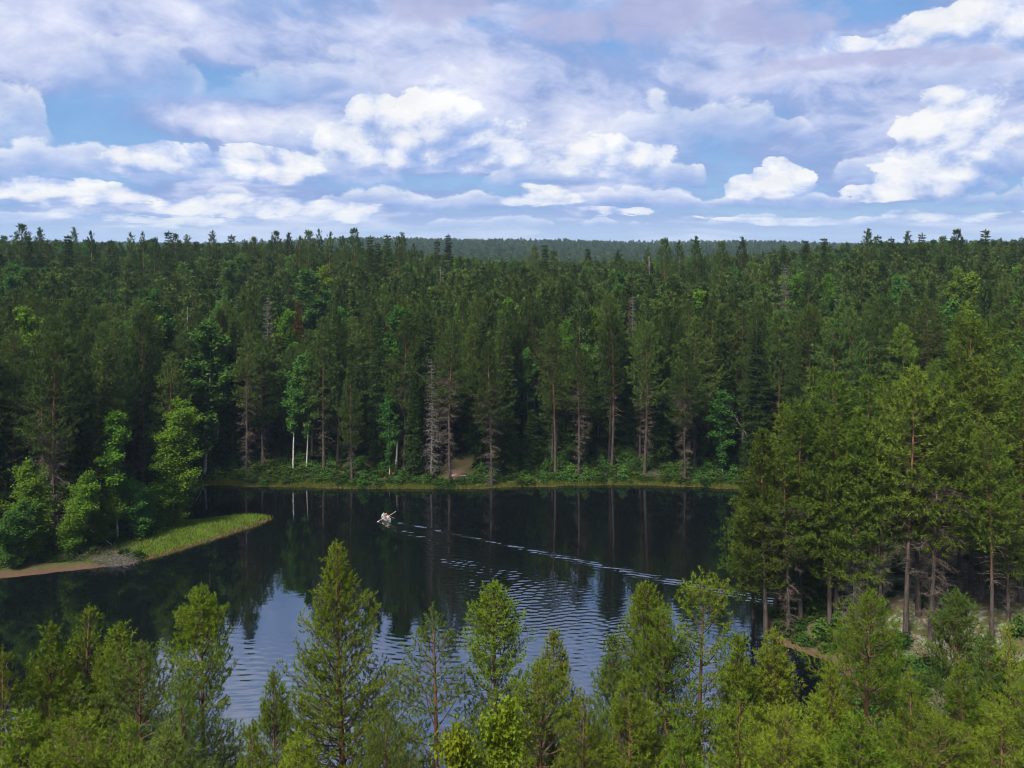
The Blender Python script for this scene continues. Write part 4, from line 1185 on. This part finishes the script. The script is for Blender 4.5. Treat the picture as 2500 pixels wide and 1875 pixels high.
ok = (us > 0.9 + 0.8 * nibble) & (rngF.random(n_u) < prob) & ~spitm & ~beach
landing = (np.abs(ux - x_at(985, 143)) < 3.2) & (np.abs(uy - 144) < 4.5)
ok &= ~landing
nb_ = int(ok.sum()); kb = rngF.uniform(0.6, 1.3, nb_)
scatter('undergrowth', BUSH, np.stack([ux[ok], uy[ok], uz[ok] - 0.05], 1), rngF.uniform(0, 6.28, nb_), np.stack([kb, kb, kb * rngF.uniform(0.7, 1.2, nb_)], 1),
        rngF.choice(4, nb_, p=[0.4, 0.25, 0.25, 0.1]), 'low green undergrowth of shrubs on the banks and forest floor', 'undergrowth')

M_GRASS = foliage_mat('shore_grass', (0.085, 0.145, 0.016), (0.155, 0.215, 0.020), trans=0.3, var=0.0)
M_SEDGE = foliage_mat('yellow_sedge', (0.075, 0.090, 0.014), (0.135, 0.135, 0.022), trans=0.25, var=0.0)
def grass(name, n, box, smin, smax, hgt, m, label, extra=None):
    rng = np.random.default_rng(len(name) + n)
    x = rng.uniform(box[0], box[1], n); y = rng.uniform(box[2], box[3], n)
    s = shore_dist(x, y)
    ok = (s > smin) & (s < smax + 0.5 * rng.normal(size=n))
    if extra is not None: ok &= extra(x, y, s)
    x, y = x[ok], y[ok]; z = terrain(x, y); k = len(x)
    a = rng.uniform(0, 6.28, k); hh = hgt * rng.uniform(0.5, 1.2, k); w = 0.045
    b = np.stack([x, y, z - 0.03], 1); sd_ = np.stack([np.cos(a), np.sin(a), 0 * a], 1) * w
    ln = rng.normal(size=(k, 2)) * 0.25 * hh[:, None]
    tip = b + np.stack([ln[:, 0], ln[:, 1], hh], 1)
    V = np.stack([b - sd_, b + sd_, tip], 1).reshape(-1, 3)
    o = add_mesh(name, mesh_from(name, V, np.arange(k * 3).reshape(-1, 3), [m]))
    return tag(o, label, 'grass', kind='stuff')
inspit = lambda x, y, s: ((x + 44) / 24) ** 2 + ((y - 114) / 10) ** 2 < 1
grass('spit_grass', 90000, (-70, -24, 100, 126), 0.5, 7.5, 0.36, M_GRASS, 'bright green grass covering the narrow spit on the left', inspit)
grass('spit_sedge', 90000, (-75, -24, 96, 126), -0.35, 0.9, 0.36, M_SEDGE, 'brownish sedge along the wet rim of the spit', lambda x, y, s: inspit(x, y, s) & (s < 0.45 + 0.5 * wob(x, y, 0.9, 2.2)))
grass('spit_sedge', 60000, (-70, -24, 100, 126), 0.6, 7.0, 0.5, M_SEDGE, 'brown and yellow sedge tussocks scattered through the spit grass', lambda x, y, s: inspit(x, y, s) & (wob(x, y, 1.3, 7.2) > 0.55))
grass('corner_sedge', 150000, (-54, 45, 134, 146), 0.05, 2.6, 0.42, M_SEDGE, 'yellowish sedge strip along the far waterline',
      lambda x, y, s: (s < np.interp(x, [-54, -26, -18, -5, 4, 20, 45], [2.6, 2.4, 1.2, 1.0, 2.1, 2.0, 1.4]) + 0.8 * wob(x, y, 1.9, 3.3)))

# bleached brushwood, logs and poles
def stick_thing(name, pts, r, m, label, cat, sides=6, knots=0, seed=0):
    rng = np.random.default_rng(seed)
    pts = np.asarray(pts, float); c = pts[0].copy()
    n = 7; t = np.linspace(0, 1, n)
    P = np.stack([np.interp(t, np.linspace(0, 1, len(pts)), pts[:, i] - c[i]) for i in range(3)], 1)
    P[1:-1] += rng.normal(size=(n - 2, 3)) * r * 0.5
    g = Geo(); V, F = tube(P, np.linspace(r, r * 0.55, n), sides); g.add(V, F, 0)
    o = add_mesh(name, g.mesh(name, [m], True), loc=c)
    tag(o, label, cat)
    if knots:
        A = P[rng.integers(1, n - 1, knots)]; B = A + norm(rng.normal(size=(knots, 3)) + np.array([0, 0, 0.6])) * rng.uniform(0.3, 0.9, knots)[:, None]
        k = Geo(); V, F = sticks(A, B, r * 0.3); k.add(V, F, 0)
        add_mesh('branch_stub', k.mesh('branch_stub', [m]), o)
    return o
def on_ground(xd, yd, up=0.1):
    x, y = foot(xd, yd); return (x, y, max(0.0, ground_z(x, y)) + up)
stick_thing('fallen_log', [on_ground(338, 1138, 0.25), on_ground(358, 1143, 0.2)], 0.17, M_LOG, 'short bleached log lying at the back of the grassy spit', 'log', seed=1)
stick_thing('fallen_log', [on_ground(283, 1150, 0.3), on_ground(296, 1156, 0.15)], 0.10, M_GREY, 'small grey log end poking from shrubs behind the spit', 'log', seed=2)
stick_thing('fallen_pole', [on_ground(195, 1164, 1.2), on_ground(218, 1174, 0.9), on_ground(242, 1184, 0.5)], 0.06, M_LOG, 'long thin bleached pole slanting down to the grass', 'pole', seed=3, knots=3)
stick_thing('fallen_birch_bough', [on_ground(395, 1062, 2.2), on_ground(432, 1048, 2.4), on_ground(440, 1062, 0.9), on_ground(424, 1082, 0.1)], 0.07, M_GREY, 'pale curved dead bough dipping into the far left corner', 'bough', seed=4, knots=8)
stick_thing('bench_plank', [on_ground(972, 1033, 0.55), on_ground(1006, 1034, 0.55)], 0.10, M_LOG, 'pale plank beside the brown landing on the far shore', 'plank', seed=5)
stick_thing('fallen_branch', [on_ground(0, 1050, 2.5), on_ground(14, 1056, 2.2)], 0.10, M_GREY, 'grey dead branch at the left edge under dark pines', 'branch', seed=6, knots=5)
# brushwood heap
def brush(name, cx, cy, rx, ry, hgt, n, m, label, seed):
    rng = np.random.default_rng(seed)
    a = rng.uniform(0, 6.28, n); rr = np.sqrt(rng.random(n))
    A = np.stack([rr * np.cos(a) * rx, rr * np.sin(a) * ry, 0 * a], 1)
    A[:, 2] = np.maximum(terrain(A[:, 0] + cx, A[:, 1] + cy), -0.05) + rng.random(n) * hgt * 0.6
    d = norm(rng.normal(size=(n, 3)) * np.array([1.3, 0.8, 0.55]) + np.array([0.5, -0.2, 0.2]))
    B = A + d * rng.uniform(0.4, 1.5, n)[:, None]
    B[:, 2] = np.maximum(B[:, 2], A[:, 2] - 0.1)
    g = Geo(); V, F = sticks(A, B, 0.022); g.add(V, F, 0)
    o = add_mesh(name, g.mesh(name, [m]), loc=(cx, cy, 0)); return tag(o, label, 'brushwood', kind='stuff')
bx, by = foot(205, 1200); brush('brushwood', bx, by, 5.5, 2.2, 0.9, 520, M_TWIG, 'tangle of brown dead brushwood on the left beach', 11)
bx, by = at(245, 1219); brush('brushwood', bx, by, 2.6, 1.3, 0.8, 420, M_GREY, 'silvery dead twigs dipping into the water by the beach', 12)
bx, by = foot(1408, 1034); brush('brushwood', bx, by, 1.6, 1.2, 1.6, 260, M_TWIG, 'reddish brown dead brush on the far shore below the twig veil pine', 13)
# brown landing on the far shore
def patch_mesh(cx, cy, rx, ry, n=26):
    rng = np.random.default_rng(5)
    ring = np.linspace(0, 2 * pi, n, endpoint=False)
    V = [(cx, cy)]; k = 1 + 0.12 * np.sin(ring * 3 + 1) + 0.06 * rng.normal(size=n)
    for f in (0.35, 0.7, 1.0):
        V += [(cx + cos(a) * rx * f * q, cy + sin(a) * ry * f * q) for a, q in zip(ring, k)]
    V = np.array(V); Z = terrain(V[:, 0], V[:, 1]) + np.r_[0.05, np.full(n, 0.05), np.full(n, 0.05), np.full(n, -0.05)]
    F = [(0, 1 + i, 1 + (i + 1) % n) for i in range(n)]
    for r0 in (1, 1 + n):
        for i in range(n):
            p, q = r0 + i, r0 + (i + 1) % n
            F += [(p, p + n, q + n), (p, q + n, q)]
    return np.column_stack([V, Z]), np.array(F)
px_, py_ = foot(998, 1030)
V, F = patch_mesh(px_, py_, 3.0, 3.6)
M_NEEDLE = plain_mat('fallen_needle_litter', (0.085, 0.05, 0.042), 0.95, 0.05, 0.5, 2.5)
tag(add_mesh('path', mesh_from('path', V, F, [M_NEEDLE], None, True)), kind='structure')

# ------------------------------------------------------------------ rowing boat with three people
M_HULL = plain_mat('pale_boat_hull', (0.20, 0.25, 0.25), 0.45, 0.4, 0.12)
M_RIM = plain_mat('boat_gunwale', (0.32, 0.36, 0.36), 0.5, 0.4, 0.1)
M_SEAT = plain_mat('boat_thwart', (0.30, 0.22, 0.14), 0.7)
M_SKIN = plain_mat('skin', (0.52, 0.30, 0.22), 0.6, 0.3, 0.08)
head = norm(np.array([-0.62, 0.78, 0.0]))
boat = bpy.data.objects.new('rowing_boat', None); COL.objects.link(boat)
BS = 0.8
boat.scale = (BS, BS, BS)
boat.location = (BOAT[0] - 0.3, BOAT[1] + 0.4, 0.0); boat.rotation_euler = (0, radians(-1.5), math.atan2(head[1], head[0]))
tag(boat, 'small pale rowing boat with three people crossing the dark lake', 'boat')
def hull(L=2.5, B=1.0, Hh=0.36, inner=False):
    ns, nr = 15, 9
    V = []
    for i in range(ns):
        t = i / (ns - 1); x = -L / 2 + L * t
        w = B / 2 * (0.80 + 0.35 * sin(pi * min(1, t * 1.25))) * (1 - max(0, (t - 0.55) / 0.45) ** 2.2) + 0.02
        top = Hh + 0.16 * max(0, t - 0.55) ** 1.5 * 3; bot = -0.12 + 0.30 * max(0, t - 0.8) ** 1.2 * 2
        for j in range(nr):
            a = pi * j / (nr - 1)
            yv = -cos(a) * w; zv = bot + (top - bot) * (1 - sin(a) ** 0.6)
            if inner: yv *= 0.93; zv = zv + 0.035 * sin(a)
            V.append((x, yv, zv))
    F = []
    for i in range(ns - 1):
        for j in range(nr - 1):
            p = i * nr + j; F += [(p, p + nr, p + nr + 1), (p, p + nr + 1, p + 1)]
    c = len(V)
    F += [(j, j + 1, nr - 1) if False else (0, j + 1, j) for j in range(1, nr - 1)]
    return np.array(V, float), np.array(F)
g = Geo(); V, F = hull(); g.add(V, F, 0); V2, F2 = hull(inner=True); g.add(V2, F2[:, ::-1], 0)
add_mesh('hull', g.mesh('hull', [M_HULL], True), boat)
nr = 9
g = Geo()
for sidej in (0, nr - 1):
    V_, F_ = tube(V[sidej::nr], np.full(15, 0.035), 6); g.add(V_, F_, 0)
V_, F_ = tube(np.array([V[0], V[nr - 1]]), np.array([0.035, 0.035]), 6); g.add(V_, F_, 0)
add_mesh('gunwale', g.mesh('gunwale', [M_RIM], True), boat)
def box(cx, cy, cz, sx, sy, sz):
    P = np.array([(i, j, k) for i in (-1, 1) for j in (-1, 1) for k in (-1, 1)], float) * 0.5 * np.array([sx, sy, sz]) + np.array([cx, cy, cz])
    F = np.array([(0, 1, 3), (0, 3, 2), (4, 6, 7), (4, 7, 5), (0, 4, 5), (0, 5, 1), (2, 3, 7), (2, 7, 6), (0, 2, 6), (0, 6, 4), (1, 5, 7), (1, 7, 3)])
    return P, F
for cx in (-1.05, -0.1, 0.75):
    g = Geo(); P, F = box(0, 0, 0, 0.24, 0.92 if cx < 0.5 else 0.74, 0.04); g.add(P, F, 0)
    add_mesh('thwart', g.mesh('thwart', [M_SEAT]), boat, (cx, 0, 0.26))

def person(loc, rz, shirt, trousers, hair, label, arms, lean=0.1):
    """seated figure grown as one skin over a joint skeleton"""
    J = {'pel': (0, 0, 0.10), 'bel': (0.02 + lean * 0.3, 0, 0.30), 'che': (0.03 + lean * 0.7, 0, 0.50), 'nek': (0.03 + lean, 0, 0.64), 'hd0': (0.05 + lean, 0, 0.72), 'hd1': (0.06 + lean, 0, 0.84),
         'shL': (0.03 + lean * 0.9, 0.19, 0.57), 'shR': (0.03 + lean * 0.9, -0.19, 0.57), 'elL': arms[0], 'haL': arms[1], 'elR': arms[2], 'haR': arms[3],
         'hiL': (0.06, 0.10, 0.09), 'hiR': (0.06, -0.10, 0.09), 'knL': (0.46, 0.13, 0.16), 'knR': (0.46, -0.13, 0.16), 'anL': (0.52, 0.12, -0.20), 'anR': (0.52, -0.12, -0.20),
         'toL': (0.66, 0.12, -0.23), 'toR': (0.66, -0.12, -0.23)}
    Rr = {'pel': .14, 'bel': .125, 'che': .15, 'nek': .055, 'hd0': .085, 'hd1': .095, 'shL': .075, 'shR': .075, 'elL': .048, 'haL': .036, 'elR': .048, 'haR': .036,
          'hiL': .10, 'hiR': .10, 'knL': .068, 'knR': .068, 'anL': .045, 'anR': .045, 'toL': .035, 'toR': .035}
    E = [('pel', 'bel'), ('bel', 'che'), ('che', 'nek'), ('nek', 'hd0'), ('hd0', 'hd1'), ('che', 'shL'), ('che', 'shR'), ('shL', 'elL'), ('elL', 'haL'), ('shR', 'elR'), ('elR', 'haR'),
         ('pel', 'hiL'), ('pel', 'hiR'), ('hiL', 'knL'), ('hiR', 'knR'), ('knL', 'anL'), ('knR', 'anR'), ('anL', 'toL'), ('anR', 'toR')]
    ks = list(J); me = bpy.data.meshes.new('person')
    me.from_pydata([J[k] for k in ks], [(ks.index(a), ks.index(b)) for a, b in E], [])
    m, gg = mat('clothing_' + shirt[0])
    tc = gg.new('ShaderNodeTexCoord'); sp_ = gg.new('ShaderNodeSeparateXYZ'); gg.set(sp_.inputs[0], tc.outputs['Object'])
    c = gg.mix(gg.ss(sp_.outputs[2], 0.17, 0.19), trousers, shirt[1])
    c = gg.mix(gg.ss(sp_.outputs[2], 0.635, 0.645), c, (0.52, 0.30, 0.22))
    b = gg.new('ShaderNodeBsdfPrincipled'); gg.set(b.inputs['Base Color'], c); b.inputs['Roughness'].default_value = 0.8
    out = gg.new('ShaderNodeOutputMaterial'); gg.l.new(b.outputs[0], out.inputs[0])
    me.materials.append(m)
    o = add_mesh('person', me, loc=loc); o.rotation_euler = (0, 0, rz); o.scale = (BS, BS, BS)
    o.modifiers.new('skin', 'SKIN')
    for k, v in zip(ks, me.skin_vertices[0].data): v.radius = (Rr[k], Rr[k])
    me.skin_vertices[0].data[0].use_root = True
    ss_ = o.modifiers.new('smooth', 'SUBSURF'); ss_.levels = 1; ss_.render_levels = 1
    tag(o, label, 'person', 'people in the rowing boat')
    rng = np.random.default_rng(3); g = Geo()
    th = np.linspace(0, 2 * pi, 11)[:-1]
    Vh = [(0.045 + lean, 0, 0.955)]
    for q, (zz_, rr_) in enumerate([(0.935, .06), (0.89, .10), (0.83, .108), (0.78, .09)]):
        Vh += [(0.045 + lean + rr_ * cos(a) - (0.03 if q > 1 else 0), rr_ * sin(a), zz_) for a in th]
    Fh = [(0, 1 + i, 1 + (i + 1) % 10) for i in range(10)]
    for r0 in (1, 11, 21):
        for i in range(10):
            p, q = r0 + i, r0 + (i + 1) % 10; Fh += [(p, p + 10, q + 10), (p, q + 10, q)]
    g.add(np.array(Vh), np.array(Fh), 0)
    add_mesh('hair', g.mesh('hair', [plain_mat('hair_' + shirt[0], hair, 0.8)], True), o)
    return o
bz = math.atan2(head[1], head[0])
def in_boat(x, y, z):
    x, y, z = x * BS, y * BS, z * BS
    return (boat.location[0] + x * cos(bz) - y * sin(bz), boat.location[1] + x * sin(bz) + y * cos(bz), z)
person(in_boat(-1.05, 0.0, 0.30), bz, ('grey', (0.42, 0.42, 0.42)), (0.06, 0.07, 0.09), (0.10, 0.06, 0.03), 'person in grey sitting in the boat stern holding up a paddle',
       [(0.18, 0.30, 0.42), (0.34, 0.22, 0.50), (0.16, -0.34, 0.44), (0.26, -0.42, 0.62)])
person(in_boat(-0.10, 0.0, 0.30), bz + pi, ('red', (0.42, 0.10, 0.11)), (0.05, 0.05, 0.07), (0.50, 0.40, 0.25), 'person in a red top rowing from the middle thwart',
       [(0.16, 0.30, 0.40), (0.42, 0.36, 0.40), (0.16, -0.30, 0.40), (0.42, -0.36, 0.40)])
person(in_boat(0.75, 0.0, 0.30), bz + pi, ('white', (0.55, 0.55, 0.54)), (0.10, 0.10, 0.12), (0.06, 0.04, 0.03), 'person in a white shirt sitting in the bow',
       [(0.12, 0.28, 0.36), (0.34, 0.16, 0.22), (0.12, -0.28, 0.36), (0.34, -0.16, 0.22)])
M_OAR = plain_mat('oar_wood', (0.60, 0.52, 0.40), 0.6)
def oar(a, b, label):
    a, b = np.array(a), np.array(b); L = np.linalg.norm(b - a)
    g = Geo(); t = np.linspace(0, 1, 10)
    V, F = tube(a + (b - a) * t[:, None], np.full(10, 0.022), 6)
    g.add(V - a, F, 0)
    o = add_mesh('oar', g.mesh('oar', [M_OAR], True), loc=a)
    d = norm(b - a); s = norm(np.cross(d, np.array([0, 0, 1.0])))
    P = np.array([b - d * 0.05 - s * 0.03, b + d * 0.15 - s * 0.085, b + d * 0.48 - s * 0.075, b + d * 0.48 + s * 0.075, b + d * 0.15 + s * 0.085, b - d * 0.05 + s * 0.03]) - a
    nn = np.cross(d, s) * 0.012
    V = np.concatenate([P + nn, P - nn])
    F = [(0, 1, 2), (0, 2, 3), (0, 3, 4), (0, 4, 5), (6, 8, 7), (6, 9, 8), (6, 10, 9), (6, 11, 10)]
    for i in range(6):
        j = (i + 1) % 6; F += [(i, j, j + 6), (i, j + 6, i + 6)]
    g2 = Geo(); g2.add(V, np.array(F), 0); add_mesh('blade', g2.mesh('blade', [M_OAR]), o)
    tag(o, label, 'oar', 'oars of the rowing boat'); return o
oar(in_boat(-0.50, -0.30, 0.70), in_boat(-0.25, -1.45, 0.12), 'oar dipping on the far side of the rowing boat')
oar(in_boat(-0.50, 0.30, 0.70), in_boat(-0.25, 1.45, 0.12), 'oar dipping on the near side of the rowing boat')
oar(in_boat(-0.86, -0.40, 0.90), in_boat(-1.35, -0.85, 1.35), 'paddle raised by the person in the stern')

# ------------------------------------------------------------------ summer haze: even thin air round everything
HAZE = 0.00012
if HAZE:
    x0, x1, y0, y1, z0, z1 = -2680, 2680, -300, 3380, -4.0, 62.0
    V = np.array([(x, y, z) for x in (x0, x1) for y in (y0, y1) for z in (z0, z1)], float)
    F = np.array([(0, 1, 3, 2), (4, 6, 7, 5), (0, 4, 5, 1), (2, 3, 7, 6), (0, 2, 6, 4), (1, 5, 7, 3)])
    m = bpy.data.materials.new('haze_air'); m.use_nodes = True; g = N(m.node_tree)
    pv = g.new('ShaderNodeVolumePrincipled'); pv.inputs['Density'].default_value = HAZE
    pv.inputs['Color'].default_value = (0.55, 0.76, 0.98, 1); pv.inputs['Anisotropy'].default_value = 0.2
    out = g.new('ShaderNodeOutputMaterial'); g.l.new(pv.outputs[0], out.inputs['Volume'])
    hz = add_mesh('haze', mesh_from('haze', V, F, [m])); tag(hz, 'thin summer haze over the far forest', 'haze', kind='stuff')
